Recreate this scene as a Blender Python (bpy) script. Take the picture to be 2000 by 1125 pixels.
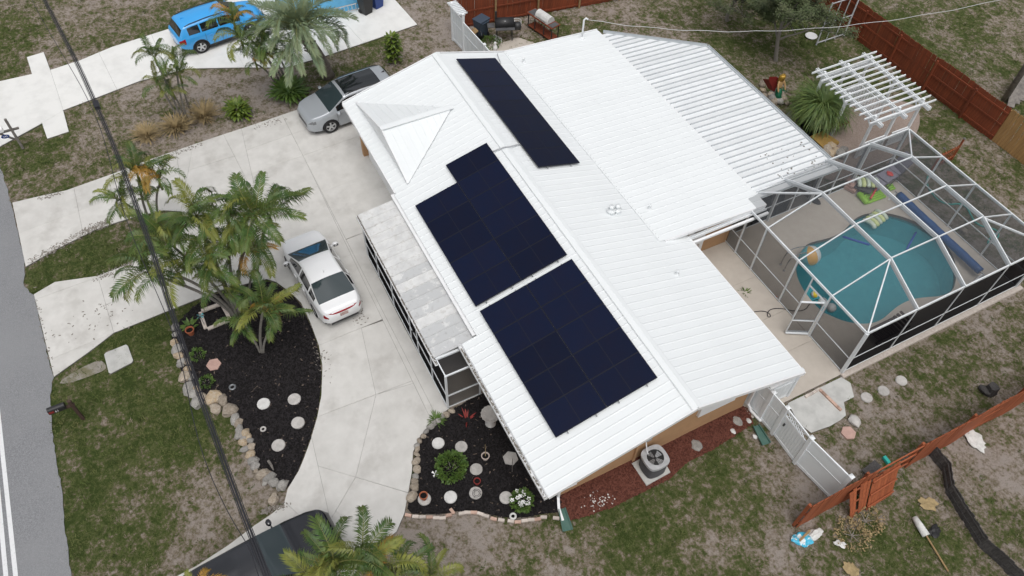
import bpy, bmesh, math, random
from mathutils import Vector, Matrix, Quaternion, noise
from mathutils.geometry import tessellate_polygon
R_ = math.radians
random.seed(7)
SC = bpy.context.scene
COL = SC.collection
for o_ in list(bpy.data.objects): bpy.data.objects.remove(o_)

# ---------------------------------------------------------------- camera
FPX, PITCH, ROLL, YAW, CAMH = 1544.46, R_(51.993), R_(-2.3336), R_(-29.048), 25.0
_f = Vector((math.cos(YAW)*math.cos(PITCH), math.sin(YAW)*math.cos(PITCH), -math.sin(PITCH)))
_r = Vector((math.sin(YAW), -math.cos(YAW), 0)); _d = _f.cross(_r)
_r2 = math.cos(ROLL)*_r + math.sin(ROLL)*_d; _d2 = -math.sin(ROLL)*_r + math.cos(ROLL)*_d
cam = bpy.data.objects.new('camera', bpy.data.cameras.new('camera'))
COL.objects.link(cam)
cam.data.sensor_width = 36; cam.data.lens = FPX/2000*36; cam.data.clip_end = 2000
M3 = Matrix((_r2, -_d2, -_f)).transposed()
cam.matrix_world = Matrix.Translation((0, 0, CAMH)) @ M3.to_4x4()
SC.camera = cam

# ---------------------------------------------------------------- world, sun, exposure (bright overcast)
SUN_EL, SUN_AZ = R_(68), R_(161)          # azimuth of the sun, measured from +X towards +Y
W = bpy.data.worlds.new('World'); SC.world = W; W.use_nodes = True
nt = W.node_tree
bg = nt.nodes['Background']
sky = nt.nodes.new('ShaderNodeTexSky'); sky.sky_type = 'NISHITA'; sky.sun_disc = False
sky.sun_elevation = SUN_EL; sky.sun_rotation = R_(90) - SUN_AZ
sky.air_density = 1.0; sky.dust_density = 6.0; sky.ozone_density = 1.0
hs = nt.nodes.new('ShaderNodeHueSaturation'); hs.inputs['Saturation'].default_value = 0.22
nt.links.new(sky.outputs[0], hs.inputs['Color'])
tcw = nt.nodes.new('ShaderNodeTexCoord'); cn = nt.nodes.new('ShaderNodeTexNoise'); cn.inputs['Scale'].default_value = 3.2; cn.inputs['Detail'].default_value = 7; cn.inputs['Roughness'].default_value = .55
nt.links.new(tcw.outputs['Generated'], cn.inputs['Vector'])
cr_ = nt.nodes.new('ShaderNodeMapRange'); cr_.inputs[1].default_value = .36; cr_.inputs[2].default_value = .66; cr_.inputs[3].default_value = .62; cr_.inputs[4].default_value = 1.38
nt.links.new(cn.outputs[0], cr_.inputs[0])
vm = nt.nodes.new('ShaderNodeVectorMath'); vm.operation = 'SCALE'
nt.links.new(hs.outputs[0], vm.inputs[0]); nt.links.new(cr_.outputs[0], vm.inputs['Scale']); nt.links.new(vm.outputs[0], bg.inputs[0])
bg.inputs[1].default_value = 0.15
sun = bpy.data.objects.new('sun', bpy.data.lights.new('sun', 'SUN')); COL.objects.link(sun)
sun.data.energy = 0.6; sun.data.angle = R_(50); sun.data.color = (1, .97, .93)
sd = Vector((math.cos(SUN_EL)*math.cos(SUN_AZ), math.cos(SUN_EL)*math.sin(SUN_AZ), math.sin(SUN_EL)))
sun.rotation_euler = sd.to_track_quat('Z', 'Y').to_euler(); sun.location = (0, 0, 60)
SC.view_settings.view_transform = 'Standard'; SC.view_settings.look = 'None'
SC.view_settings.exposure = -0.10; SC.view_settings.gamma = 1.0; SC.view_settings.use_curve_mapping = False

# ---------------------------------------------------------------- helpers
def G(x, y, z=0.0):
    """survey helper: the place at height z that was measured at (x, y) of the picture"""
    d = _f + _r2*((x-1000)/FPX) + _d2*((y-562.5)/FPX)
    t = (z-CAMH)/d.z
    return Vector((d.x*t, d.y*t, z))
def GL(pts, z=0.0): return [G(x, y, z) for x, y in pts]

MATS = {}
def mat(name, col, rough=.6, c2=None, scale=8, lo=.35, hi=.65, det=4, bump=0, bscale=40, metal=0, rand=0, coat=0,
        spec=.5, coatior=1.5, c3=None, s3=1.5, lo3=.45, hi3=.65, stretch=None):
    m = bpy.data.materials.new(name); m.use_nodes = True; MATS[name] = m
    n = m.node_tree.nodes; l = m.node_tree.links
    b = n['Principled BSDF']
    b.inputs['Roughness'].default_value = rough; b.inputs['Metallic'].default_value = metal
    b.inputs['Specular IOR Level'].default_value = spec
    b.inputs['Coat Weight'].default_value = coat; b.inputs['Coat Roughness'].default_value = .05; b.inputs['Coat IOR'].default_value = coatior
    c = (*col, 1); out = None
    tc = n.new('ShaderNodeTexCoord'); vec = tc.outputs['Object']
    if stretch:
        mp = n.new('ShaderNodeMapping'); mp.inputs['Scale'].default_value = stretch
        l.new(vec, mp.inputs[0]); vec = mp.outputs[0]
    def rgb(cc):
        r = n.new('ShaderNodeRGB'); r.outputs[0].default_value = (*cc, 1); return r.outputs[0]
    cur = None
    def layer(cur, cc, sc, lo, hi, d):
        t = n.new('ShaderNodeTexNoise'); t.inputs['Scale'].default_value = sc; t.inputs['Detail'].default_value = d
        t.inputs['Roughness'].default_value = .62
        l.new(vec, t.inputs['Vector'])
        mr = n.new('ShaderNodeMapRange'); mr.inputs[1].default_value = lo; mr.inputs[2].default_value = hi
        l.new(t.outputs[0], mr.inputs[0])
        mx = n.new('ShaderNodeMix'); mx.data_type = 'RGBA'
        l.new(mr.outputs[0], mx.inputs[0]); l.new(cur, mx.inputs[6]); l.new(rgb(cc), mx.inputs[7])
        return mx.outputs[2]
    if c2 or c3 or rand:
        cur = rgb(col)
        if c2: cur = layer(cur, c2, scale, lo, hi, det)
        if c3: cur = layer(cur, c3, s3, lo3, hi3, 5)
        if rand:
            oi = n.new('ShaderNodeObjectInfo')
            mr = n.new('ShaderNodeMapRange'); mr.inputs[3].default_value = 1-rand; mr.inputs[4].default_value = 1+rand
            l.new(oi.outputs['Random'], mr.inputs[0])
            hv = n.new('ShaderNodeHueSaturation'); l.new(mr.outputs[0], hv.inputs['Value']); l.new(cur, hv.inputs['Color'])
            cur = hv.outputs[0]
        l.new(cur, b.inputs['Base Color'])
    else:
        b.inputs['Base Color'].default_value = c
    if bump:
        t = n.new('ShaderNodeTexNoise'); t.inputs['Scale'].default_value = bscale; t.inputs['Detail'].default_value = 4
        l.new(vec, t.inputs['Vector'])
        bp = n.new('ShaderNodeBump'); bp.inputs['Strength'].default_value = bump; bp.inputs['Distance'].default_value = .03
        l.new(t.outputs[0], bp.inputs['Height']); l.new(bp.outputs[0], b.inputs['Normal'])
    return m
def screen_mat(name, col, opacity):
    m = bpy.data.materials.new(name); m.use_nodes = True; MATS[name] = m
    n = m.node_tree.nodes; l = m.node_tree.links
    n.remove(n['Principled BSDF'])
    tr = n.new('ShaderNodeBsdfTransparent'); df = n.new('ShaderNodeBsdfDiffuse'); df.inputs[0].default_value = (*col, 1)
    mx = n.new('ShaderNodeMixShader'); mx.inputs[0].default_value = opacity
    l.new(tr.outputs[0], mx.inputs[1]); l.new(df.outputs[0], mx.inputs[2]); l.new(mx.outputs[0], n['Material Output'].inputs[0])
    return m

MW = {}
def tag(o, label=None, cat=None, group=None, kind=None):
    if label: o['label'] = label
    if cat: o['category'] = cat
    if group: o['group'] = group
    if kind: o['kind'] = kind
    return o
def thing(name, label, cat, loc=(0, 0, 0), rz=0.0, group=None):
    o = bpy.data.objects.new(name, None); COL.objects.link(o)
    o.empty_display_size = .2
    o.location = loc; o.rotation_euler = (0, 0, rz)
    MW[o.name] = Matrix.Translation(loc) @ Matrix.Rotation(rz, 4, 'Z')
    return tag(o, label, cat, group)
def mesh_obj(name, me, parent=None):
    o = bpy.data.objects.new(name, me); COL.objects.link(o)
    if parent is not None: o.parent = parent
    MW[o.name] = MW[parent.name] if parent is not None else Matrix()
    return o
class MB:
    def __init__(s): s.v = []; s.f = []; s.mi = []; s.m = 0
    def add(s, vs, fs):
        k = len(s.v); s.v += [Vector(v) for v in vs]; s.f += [tuple(i+k for i in f) for f in fs]; s.mi += [s.m]*len(fs); return s
    def box(s, c, size, rz=0, M=None):
        hx, hy, hz = size[0]/2, size[1]/2, size[2]/2
        vs = [Vector((x, y, z)) for z in (-hz, hz) for x, y in ((-hx, -hy), (hx, -hy), (hx, hy), (-hx, hy))]
        T = Matrix.Translation(c) @ (M.to_4x4() if M else Matrix.Rotation(rz, 4, 'Z'))
        return s.add([T @ v for v in vs], [(3, 2, 1, 0), (4, 5, 6, 7), (0, 1, 5, 4), (1, 2, 6, 5), (2, 3, 7, 6), (3, 0, 4, 7)])
    def bar(s, p, q, w, h, up=(0, 0, 1)):
        p, q = Vector(p), Vector(q); d = q-p; L = d.length; x = d.normalized(); up = Vector(up)
        y = up.cross(x)
        if y.length < 1e-4: y = Vector((0, 1, 0)).cross(x)
        y.normalize(); z = x.cross(y)
        M = Matrix((x, y, z)).transposed()
        return s.box((p+q)/2, (L, w, h), M=M)
    def tube(s, pts, r, n=6, cap=True):
        pts = [Vector(p) for p in pts]; rr = r if isinstance(r, (list, tuple)) else [r]*len(pts)
        vs = []; fs = []; prev = None
        for i, p in enumerate(pts):
            t = (pts[min(i+1, len(pts)-1)]-pts[max(i-1, 0)])
            t = t.normalized() if t.length > 1e-9 else Vector((0, 0, 1))
            a = prev if prev is not None else (Vector((0, 0, 1)) if abs(t.z) < .9 else Vector((1, 0, 0)))
            a = (a - t*a.dot(t)).normalized(); prev = a; b = t.cross(a)
            vs += [p+(a*math.cos(2*math.pi*k/n)+b*math.sin(2*math.pi*k/n))*rr[i] for k in range(n)]
        for i in range(len(pts)-1):
            fs += [(i*n+k, i*n+(k+1) % n, (i+1)*n+(k+1) % n, (i+1)*n+k) for k in range(n)]
        if cap: fs += [tuple(range(n-1, -1, -1)), tuple(range((len(pts)-1)*n, len(pts)*n))]
        return s.add(vs, fs)
    def lathe(s, prof, c=(0, 0, 0), n=16, sx=1, sy=1, wob=None):
        c = Vector(c); vs = []; fs = []
        for r, z in prof:
            vs += [c+Vector((r*sx*(wob(k) if wob else 1)*math.cos(2*math.pi*k/n), r*sy*(wob(k) if wob else 1)*math.sin(2*math.pi*k/n), z)) for k in range(n)]
        for i in range(len(prof)-1):
            fs += [(i*n+k, i*n+(k+1) % n, (i+1)*n+(k+1) % n, (i+1)*n+k) for k in range(n)]
        fs += [tuple(range(n-1, -1, -1)), tuple(range((len(prof)-1)*n, len(prof)*n))]
        return s.add(vs, fs)
    def prism(s, poly, z0, z1):
        n = len(poly); P = [Vector((p[0], p[1], 0)) for p in poly]
        a = sum(P[i].x*P[(i+1) % n].y-P[(i+1) % n].x*P[i].y for i in range(n))
        if a < 0: P.reverse()
        vs = [Vector((p.x, p.y, z0)) for p in P]+[Vector((p.x, p.y, z1)) for p in P]
        fs = [(i, (i+1) % n, n+(i+1) % n, n+i) for i in range(n)]
        for t in tessellate_polygon([P]):
            t = list(t); x = (P[t[1]]-P[t[0]]).cross(P[t[2]]-P[t[0]]).z
            if x < 0: t.reverse()
            fs.append(tuple(n+i for i in t))
        return s.add(vs, fs)
    def sheet(s, loops, z):
        P = [[Vector((p[0], p[1], 0)) for p in lp] for lp in loops]; flat = [p for lp in P for p in lp]; fs = []
        for t in tessellate_polygon(P):
            t = list(t)
            if (flat[t[1]]-flat[t[0]]).cross(flat[t[2]]-flat[t[0]]).z < 0: t.reverse()
            fs.append(tuple(t))
        return s.add([Vector((p.x, p.y, z)) for p in flat], fs)
    def rock(s, c, size, seed, sub=2, amp=.25, rz=0):
        bm = bmesh.new(); bmesh.ops.create_icosphere(bm, subdivisions=sub, radius=1)
        off = Vector((seed*3.7, seed*1.3, seed*2.1))
        T = Matrix.Translation(c) @ Matrix.Rotation(rz, 4, 'Z')
        bm.verts.index_update()
        vs = []
        for v in bm.verts:
            p = v.co*(1+amp*noise.noise(v.co*1.3+off)+amp*.5*noise.noise(v.co*3+off))
            vs.append(T @ Vector((p.x*size[0], p.y*size[1], p.z*size[2])))
        fs = [tuple(q.index for q in f.verts) for f in bm.faces]; bm.free()
        return s.add(vs, fs)
    def quad(s, a, b, c, d): return s.add([a, b, c, d], [(0, 1, 2, 3)])
    def build(s, name, m, parent=None, smooth=False, local=False):
        me = bpy.data.meshes.new(name)
        vs = s.v
        if parent is not None and not local:
            I = MW[parent.name].inverted(); vs = [I @ v for v in s.v]
        me.from_pydata([tuple(v) for v in vs], [], s.f)
        for mm in (m if isinstance(m, (list, tuple)) else [m]): me.materials.append(MATS[mm] if isinstance(mm, str) else mm)
        if isinstance(m, (list, tuple)): me.polygons.foreach_set('material_index', s.mi)
        if smooth: me.polygons.foreach_set('use_smooth', [True]*len(me.polygons))
        me.update()
        return mesh_obj(name, me, parent)
def place(name, me, parent, Mw):
    """a piece that shares mesh data; Mw is its world matrix"""
    o = bpy.data.objects.new(name, me); COL.objects.link(o)
    if parent is not None:
        o.parent = parent; o.matrix_basis = MW[parent.name].inverted() @ Mw
    else: o.matrix_basis = Mw
    MW[o.name] = Mw
    return o
def dup(root, Mw, label=None, group=None):
    def rec(o, par):
        c = o.copy(); COL.objects.link(c); c.parent = par
        for ch in o.children: rec(ch, c)
        return c
    r = rec(root, None); r.matrix_basis = Mw; MW[r.name] = Mw
    if label: r['label'] = label
    if group: r['group'] = group
    return r
def struct(o): o['kind'] = 'structure'; return o
def lerp(a, b, t): return a+(b-a)*t
def smooth_loop(pts, it=2):
    for _ in range(it):
        q = []
        for i in range(len(pts)):
            a, b = pts[i], pts[(i+1) % len(pts)]
            q += [a*.75+b*.25, a*.25+b*.75]
        pts = q
    return pts
def smooth_line(pts, it=2):
    for _ in range(it):
        q = [pts[0]]
        for a, b in zip(pts, pts[1:]): q += [a*.75+b*.25, a*.25+b*.75]
        pts = q+[pts[-1]]
    return pts
def inside(p, poly):
    c = False; n = len(poly); x, y = p[0], p[1]
    for i in range(n):
        a, b = poly[i], poly[i-1]
        if (a[1] > y) != (b[1] > y) and x < (b[0]-a[0])*(y-a[1])/(b[1]-a[1])+a[0]: c = not c
    return c
def fbm(x, y, z=0.0, o=4):
    v = 0; a = .5
    for i in range(o): v += a*noise.noise(Vector((x, y, z))); x *= 2.1; y *= 2.1; a *= .5
    return v

# ---------------------------------------------------------------- materials
mat('asphalt', (.185, .19, .20), .9, c2=(.33, .335, .35), scale=38, lo=.42, hi=.72, bump=.6, bscale=60, c3=(.255, .26, .27), s3=.25, lo3=.4, hi3=.7)
mat('road_paint', (.72, .73, .74), .7, c2=(.55, .56, .57), scale=14, lo=.55, hi=.75, bump=.2)
mat('concrete', (.61, .60, .575), .85, c2=(.52, .51, .485), scale=1.6, lo=.35, hi=.7, det=8, rand=.035, c3=(.40, .385, .36), s3=.7, lo3=.54, hi3=.80, bump=.12, bscale=60)
mat('concrete_white', (.74, .74, .72), .85, c2=(.64, .64, .62), scale=1.3, lo=.45, hi=.75, det=8, rand=.02, bump=.12, bscale=60)
mat('joint', (.13, .125, .115), .95)
mat('deck', (.50, .455, .40), .85, c2=(.45, .405, .355), scale=2.5, lo=.35, hi=.7, det=8, bump=.15, bscale=50, rand=.03)
mat('patio_concrete', (.52, .52, .50), .9, c2=(.40, .40, .385), scale=2.2, lo=.4, hi=.7, det=8, bump=.2, bscale=40)
mat('mulch_black', (.007, .0065, .0075), .95, c2=(.017, .014, .013), scale=22, lo=.4, hi=.7, det=6, bump=1, bscale=45, spec=.2)
mat('mulch_red', (.115, .038, .026), .95, c2=(.060, .024, .018), scale=16, lo=.35, hi=.65, det=6, bump=1, bscale=40, spec=.2)
mat('chip_black', (.018, .016, .017), .9, rand=.3, spec=.2)
mat('chip_tan', (.13, .10, .08), .9)
mat('chip_red', (.135, .050, .036), .9, spec=.2)
mat('gravel', (.26, .20, .165), .9, c2=(.40, .33, .29), scale=30, lo=.4, hi=.7, bump=1, bscale=30)
mat('metal_roof', (.78, .81, .82), .5, c2=(.75, .78, .79), scale=.7, lo=.35, hi=.7, det=6, rand=.012, spec=.4)
mat('white_trim', (.80, .81, .82), .45, c2=(.72, .73, .735), scale=3, lo=.5, hi=.8)
mat('vinyl', (.80, .83, .85), .45, c2=(.66, .69, .71), scale=2.2, lo=.5, hi=.8)
mat('vinyl_panel', (.78, .82, .84), .5, c2=(.70, .74, .76), scale=2, lo=.5, hi=.8)
mat('aluminium', (.72, .745, .76), .5, c2=(.78, .80, .81), scale=1.2, lo=.4, hi=.65, det=6, rand=.05, c3=(.42, .44, .45), s3=2.5, lo3=.68, hi3=.85)
mat('aluminium_rib', (.50, .53, .55), .5)
mat('gutter', (.60, .61, .61), .5, c2=(.22, .215, .20), scale=9, lo=.55, hi=.72, det=6, stretch=(1, 1, 1))
mat('leaf_litter', (.12, .10, .08), .95, c2=(.30, .28, .25), scale=20)
mat('porch_roof', (.66, .665, .66), .75, c2=(.54, .545, .545), scale=2.2, lo=.42, hi=.68, det=9, rand=.05, c3=(.50, .49, .47), s3=5, lo3=.52, hi3=.75)
mat('porch_peeled', (.50, .51, .515), .7, c2=(.64, .645, .64), scale=3.0, lo=.55, hi=.60, det=10, rand=.06, c3=(.38, .38, .38), s3=6, lo3=.55, hi3=.75)
mat('stucco', (.46, .275, .145), .9, c2=(.41, .245, .13), scale=3, lo=.4, hi=.7, bump=.3, bscale=60)
mat('solar_frame', (.0095, .0115, .022), .45, spec=.25)
mat('solar_cell', (.0040, .0075, .026), .28, c2=(.0060, .0075, .023), scale=1.2, lo=.4, hi=.65, rand=.18, spec=.18)
mat('screw', (.6, .6, .6), .4, metal=.8)
mat('cage_metal', (.74, .77, .79), .4, c2=(.66, .69, .71), scale=2)
mat('dark_metal', (.03, .03, .032), .45)
mat('grey_metal', (.30, .31, .32), .45, metal=.4)
mat('steel', (.62, .62, .62), .22, metal=.9)
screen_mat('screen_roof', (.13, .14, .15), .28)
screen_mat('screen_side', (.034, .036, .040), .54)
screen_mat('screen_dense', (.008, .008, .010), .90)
screen_mat('screen_porch', (.010, .010, .012), .90)
mat('tire', (.018, .018, .019), .8)
mat('rim', (.62, .63, .64), .3, metal=.7)
mat('rim_dark', (.08, .08, .085), .35, metal=.6)
mat('glass_dark', (.010, .013, .015), .06, spec=.6, coat=1, coatior=1.7)
mat('glass_screen', (.030, .045, .050), .05, spec=.6, coat=.5, coatior=1.6)
mat('black_plastic', (.018, .018, .02), .5)
mat('red_lamp', (.30, .008, .018), .15, coat=.6)
mat('head_lamp', (.14, .15, .16), .1, coat=1, coatior=1.8)
mat('plate', (.30, .10, .10), .4, c2=(.6, .55, .5), scale=30)
mat('paint_blue', (.042, .36, .80), .3, coat=.7)
mat('paint_silver', (.40, .43, .46), .32, metal=.25, coat=.7)
mat('paint_white', (.80, .81, .82), .3, coat=.7)
mat('paint_black', (.008, .009, .013), .18, coat=1, coatior=1.6)
mat('wood_red', (.23, .052, .018), .75, c2=(.12, .028, .012), scale=3, lo=.4, hi=.7, rand=.18, det=6, stretch=(8, 8, 1))
mat('wood_orange', (.34, .095, .035), .75, c2=(.22, .055, .022), scale=3, lo=.4, hi=.7, rand=.15, det=6, stretch=(8, 8, 1))
mat('wood_pine', (.42, .25, .10), .75, c2=(.28, .15, .055), scale=3, lo=.4, hi=.7, rand=.12, det=6, stretch=(8, 8, 1))
mat('wood_post', (.34, .23, .11), .8, c2=(.24, .155, .075), scale=5)
mat('wood_grey', (.085, .08, .078), .9, c2=(.045, .042, .042), scale=4, rand=.25, stretch=(6, 6, 1))
mat('wood_weathered', (.23, .21, .19), .9, c2=(.13, .12, .11), scale=5, rand=.15)
mat('wood_deck', (.36, .23, .06), .7, c2=(.27, .165, .045), scale=5, rand=.1)
mat('wood_brown', (.06, .035, .026), .8, rand=.1)
mat('leaf_a', (.050, .102, .022), .5, c2=(.125, .152, .032), scale=1.4, lo=.4, hi=.7, rand=.22, spec=.4)
mat('leaf_yellow', (.20, .21, .04), .5, c2=(.11, .15, .035), scale=2, rand=.15, spec=.4)
mat('leaf_gold', (.42, .22, .035), .55, c2=(.28, .19, .04), scale=2.5, rand=.1, spec=.3)
mat('leaf_blue', (.145, .205, .115), .5, c2=(.20, .235, .12), scale=1.4, rand=.2, spec=.4)
mat('leaf_shrub', (.05, .105, .02), .5, c2=(.10, .16, .03), scale=5, rand=.2, spec=.4)
mat('leaf_croton', (.17, .23, .025), .5, c2=(.055, .105, .016), scale=5, rand=.2, spec=.4)
mat('leaf_strap', (.075, .135, .040), .5, c2=(.15, .20, .05), scale=3, spec=.4)
mat('leaf_tree', (.060, .088, .030), .6, c2=(.095, .11, .05), scale=2, rand=.1)
mat('straw', (.40, .30, .155), .85, c2=(.26, .20, .10), scale=6)
mat('bark_palm', (.25, .235, .21), .9, c2=(.15, .14, .125), scale=9, stretch=(1, 1, 4))
mat('bark_rough', (.12, .10, .085), .95, c2=(.20, .175, .15), scale=10, bump=.8, bscale=16)
mat('rachis', (.19, .19, .06), .6)
mat('twig', (.24, .22, .195), .9)
mat('rock_grey', (.36, .345, .32), .9, c2=(.24, .23, .215), scale=5, rand=.25, bump=.6, bscale=14)
mat('rock_tan', (.41, .36, .30), .9, c2=(.27, .22, .165), scale=4, rand=.2, bump=.6, bscale=14)
mat('rock_gold', (.36, .26, .15), .9, c2=(.44, .38, .30), scale=4, rand=.15, bump=.6, bscale=14)
mat('rock_dark', (.14, .13, .12), .9, c2=(.25, .23, .21), scale=5, rand=.2, bump=.6, bscale=14)
mat('stone_round', (.50, .48, .46), .9, c2=(.38, .365, .345), scale=5, rand=.15, bump=.4, bscale=30)
mat('stone_pink', (.50, .33, .28), .9, c2=(.42, .275, .235), scale=5, rand=.06, bump=.4, bscale=30)
mat('brick', (.52, .36, .29), .9, c2=(.42, .28, .22), scale=9, rand=.18, bump=.4, bscale=30)
mat('brick_pale', (.60, .54, .49), .9, c2=(.50, .43, .38), scale=9, rand=.12, bump=.4, bscale=30)
mat('green_plastic', (.055, .135, .11), .5, c2=(.08, .155, .13), scale=4)
mat('terracotta', (.33, .10, .045), .8)
mat('pot_pale', (.48, .40, .36), .8)
mat('white_gloss', (.82, .82, .82), .3)
mat('cable', (.022, .022, .028), .5)
mat('cable_light', (.55, .55, .55), .6)
mat('bin_blue', (.012, .045, .21), .5)
mat('bin_navy', (.045, .065, .095), .55)
mat('bin_black', (.014, .014, .015), .5)
mat('wall_blue', (.16, .50, .78), .85, c2=(.14, .45, .72), scale=4)
mat('gold', (.55, .36, .07), .35, metal=.5, c2=(.36, .20, .03), scale=22)
mat('skin_bronze', (.50, .32, .15), .5)
mat('tail_green', (.006, .13, .060), .35, c2=(.004, .07, .035), scale=9)
mat('red_cloth', (.22, .022, .018), .6)
mat('float_green', (.28, .56, .045), .4)
mat('float_red', (.62, .06, .05), .4)
mat('float_pale', (.62, .72, .60), .4)
mat('float_stripe', (.66, .74, .35), .4)
mat('cover_blue', (.008, .060, .20), .4, c2=(.012, .085, .26), scale=3)
mat('hose_teal', (.03, .42, .36), .4)
mat('noodle_blue', (.03, .10, .42), .5)
mat('cushion', (.27, .26, .32), .85, c2=(.22, .21, .26), scale=12, bump=.3)
mat('tub_cover', (.07, .07, .075), .6, c2=(.10, .10, .105), scale=3)
mat('pool_wall', (.40, .62, .64), .7, c2=(.33, .55, .58), scale=3)
mat('pool_rim_shade', (.10, .10, .11), .5, c2=(.20, .13, .10), scale=20)  # shade on the inner wall above the water, put into the colour
mat('orange', (.75, .16, .03), .5)
mat('yellow', (.72, .55, .04), .4)
mat('pipe_grey', (.46, .47, .49), .5, c2=(.36, .37, .385), scale=5)
mat('bag_blue', (.05, .42, .62), .4, c2=(.62, .68, .70), scale=5, lo=.52, hi=.55)
mat('paper', (.68, .68, .66), .8, c2=(.50, .50, .48), scale=6)
mat('lamp_white', (.7, .7, .72), .4)
mat('bare_dirt', (.27, .25, .22), .95, c2=(.16, .15, .09), scale=2.5, lo=.42, hi=.6, det=8, bump=.6, bscale=20)
# ---------------------------------------------------------------- lawn / ground
def lawn_mat(name):
    m = bpy.data.materials.new(name); m.use_nodes = True; MATS[name] = m
    n = m.node_tree.nodes; l = m.node_tree.links; b = n['Principled BSDF']
    b.inputs['Roughness'].default_value = .95; b.inputs['Specular IOR Level'].default_value = .15
    at = n.new('ShaderNodeAttribute'); at.attribute_name = 'grn'
    tc = n.new('ShaderNodeTexCoord')
    def nz(s, d, r=.6):
        t = n.new('ShaderNodeTexNoise'); t.inputs['Scale'].default_value = s; t.inputs['Detail'].default_value = d
        t.inputs['Roughness'].default_value = r; l.new(tc.outputs['Object'], t.inputs['Vector']); return t.outputs[0]
    def mth(op, a, v):
        k = n.new('ShaderNodeMath'); k.operation = op; l.new(a, k.inputs[0])
        if isinstance(v, (int, float)): k.inputs[1].default_value = v
        else: l.new(v, k.inputs[1])
        return k.outputs[0]
    a = mth('MULTIPLY', mth('SUBTRACT', nz(1.7, 9, .74), .5), 2.3)
    c = mth('MULTIPLY', mth('SUBTRACT', nz(9, 6, .75), .5), 1.7)
    d = mth('MULTIPLY', mth('SUBTRACT', nz(4.2, 6, .7), .5), 1.6)
    s = mth('ADD', mth('ADD', mth('ADD', at.outputs['Fac'], a), c), d)
    cr = n.new('ShaderNodeValToRGB'); l.new(s, cr.inputs[0])
    e = cr.color_ramp.elements
    e[0].position = .0; e[0].color = (.36, .315, .28, 1)
    e[1].position = 1.05 if False else 1.0; e[1].color = (.048, .070, .018, 1)
    for p, col in ((.22, (.275, .232, .190)), (.38, (.215, .180, .130)), (.48, (.152, .138, .082)), (.60, (.106, .118, .046)), (.78, (.078, .100, .030))):
        k = e.new(p); k.color = (*col, 1)
    l.new(cr.outputs[0], b.inputs['Base Color'])
    bp = n.new('ShaderNodeBump'); bp.inputs['Strength'].default_value = 1.0; bp.inputs['Distance'].default_value = .10
    l.new(nz(14, 7, .75), bp.inputs['Height']); l.new(bp.outputs[0], b.inputs['Normal'])
    return m
lawn_mat('lawn')
BIAS = [((200, 950), 5, .16), ((330, 850), 3, .05), ((120, 545), 3, .30), ((230, 470), 2.5, .12), ((480, 200), 4, -.22), ((380, 270), 2.5, -.12), ((560, 170), 2.5, -.15),
        ((200, 60), 5, -.02), ((300, 20), 5, -.10), ((60, 40), 4, .08), ((700, 110), 3, .22), ((790, 70), 2.5, -.15), ((870, 60), 2, -.25), ((880, 40), 2, -.1), ((60, 320), 2.5, .10), ((150, 300), 3, -.02),
        ((300, 640), 2.5, .30), ((130, 800), 2.5, .25), ((480, 950), 2, -.30), ((430, 1000), 2, -.15), ((1150, 1060), 4, .12), ((850, 1070), 2, -.30), ((1480, 920), 3, -.02), ((1400, 960), 2, .10),
        ((1250, 1000), 2, .18), ((1750, 700), 4, -.05), ((1800, 850), 4, -.08), ((1900, 650), 4, -.08), ((1700, 1080), 3, .22), ((1800, 1050), 3, .22), ((1960, 950), 3, -.04), ((1620, 1050), 2, -.15),
        ((1850, 80), 5, .20), ((1900, 20), 4, .1), ((1950, 120), 3, -.1), ((1500, 60), 6, .20), ((1250, 40), 5, -.02), ((1150, 20), 3, -.1), ((1880, 250), 4, .12), ((1950, 400), 4, -.05), ((1620, 900), 2.5, -.2), ((1750, 120), 2, .0)]
BIASW = [(G(*p), r, w) for p, r, w in BIAS]
def green(x, y):
    g = .415+.62*fbm(x*.55, y*.55, 1.5, 4)+.30*fbm(x*.13+9, y*.13, 4.2, 2)
    for c, r, w in BIASW:
        d2 = ((x-c.x)**2+(y-c.y)**2)/(r*r)
        if d2 < 5: g += w*math.exp(-d2)
    return g
X0, X1, Y0, Y1, ST = -3.0, 51.0, -49.0, 16.0, .25
nx, ny = int((X1-X0)/ST), int((Y1-Y0)/ST)
vs = []; gr = []
for i in range(nx+1):
    for j in range(ny+1):
        x, y = X0+i*ST, Y0+j*ST
        vs.append((x, y, -.02+.018*noise.noise(Vector((x*1.1, y*1.1, 0))))); gr.append(green(x, y))
fs = []
for i in range(nx):
    for j in range(ny):
        x, y = X0+(i+.5)*ST, Y0+(j+.5)*ST
        if 8.5 < x < 15.2 and -27.7 < y < -19: continue
        a = i*(ny+1)+j; fs.append((a, a+ny+1, a+ny+2, a+1))
me = bpy.data.meshes.new('ground'); me.from_pydata(vs, [], fs); me.materials.append(MATS['lawn'])
at = me.attributes.new('grn', 'FLOAT', 'POINT'); at.data.foreach_set('value', gr); me.update()
struct(mesh_obj('ground', me))
mb = MB()
B = 700
for a, b, c, d in ((-B, X0, -B, B), (X1, B, -B, B), (X0, X1, -B, Y0), (X0, X1, Y1, B)):
    mb.quad((a, c, -.03), (b, c, -.03), (b, d, -.03), (a, d, -.03))
o = mb.build('terrain', 'lawn'); at = o.data.attributes.new('grn', 'FLOAT', 'POINT'); at.data.foreach_set('value', [.45]*len(o.data.vertices)); struct(o)

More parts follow.
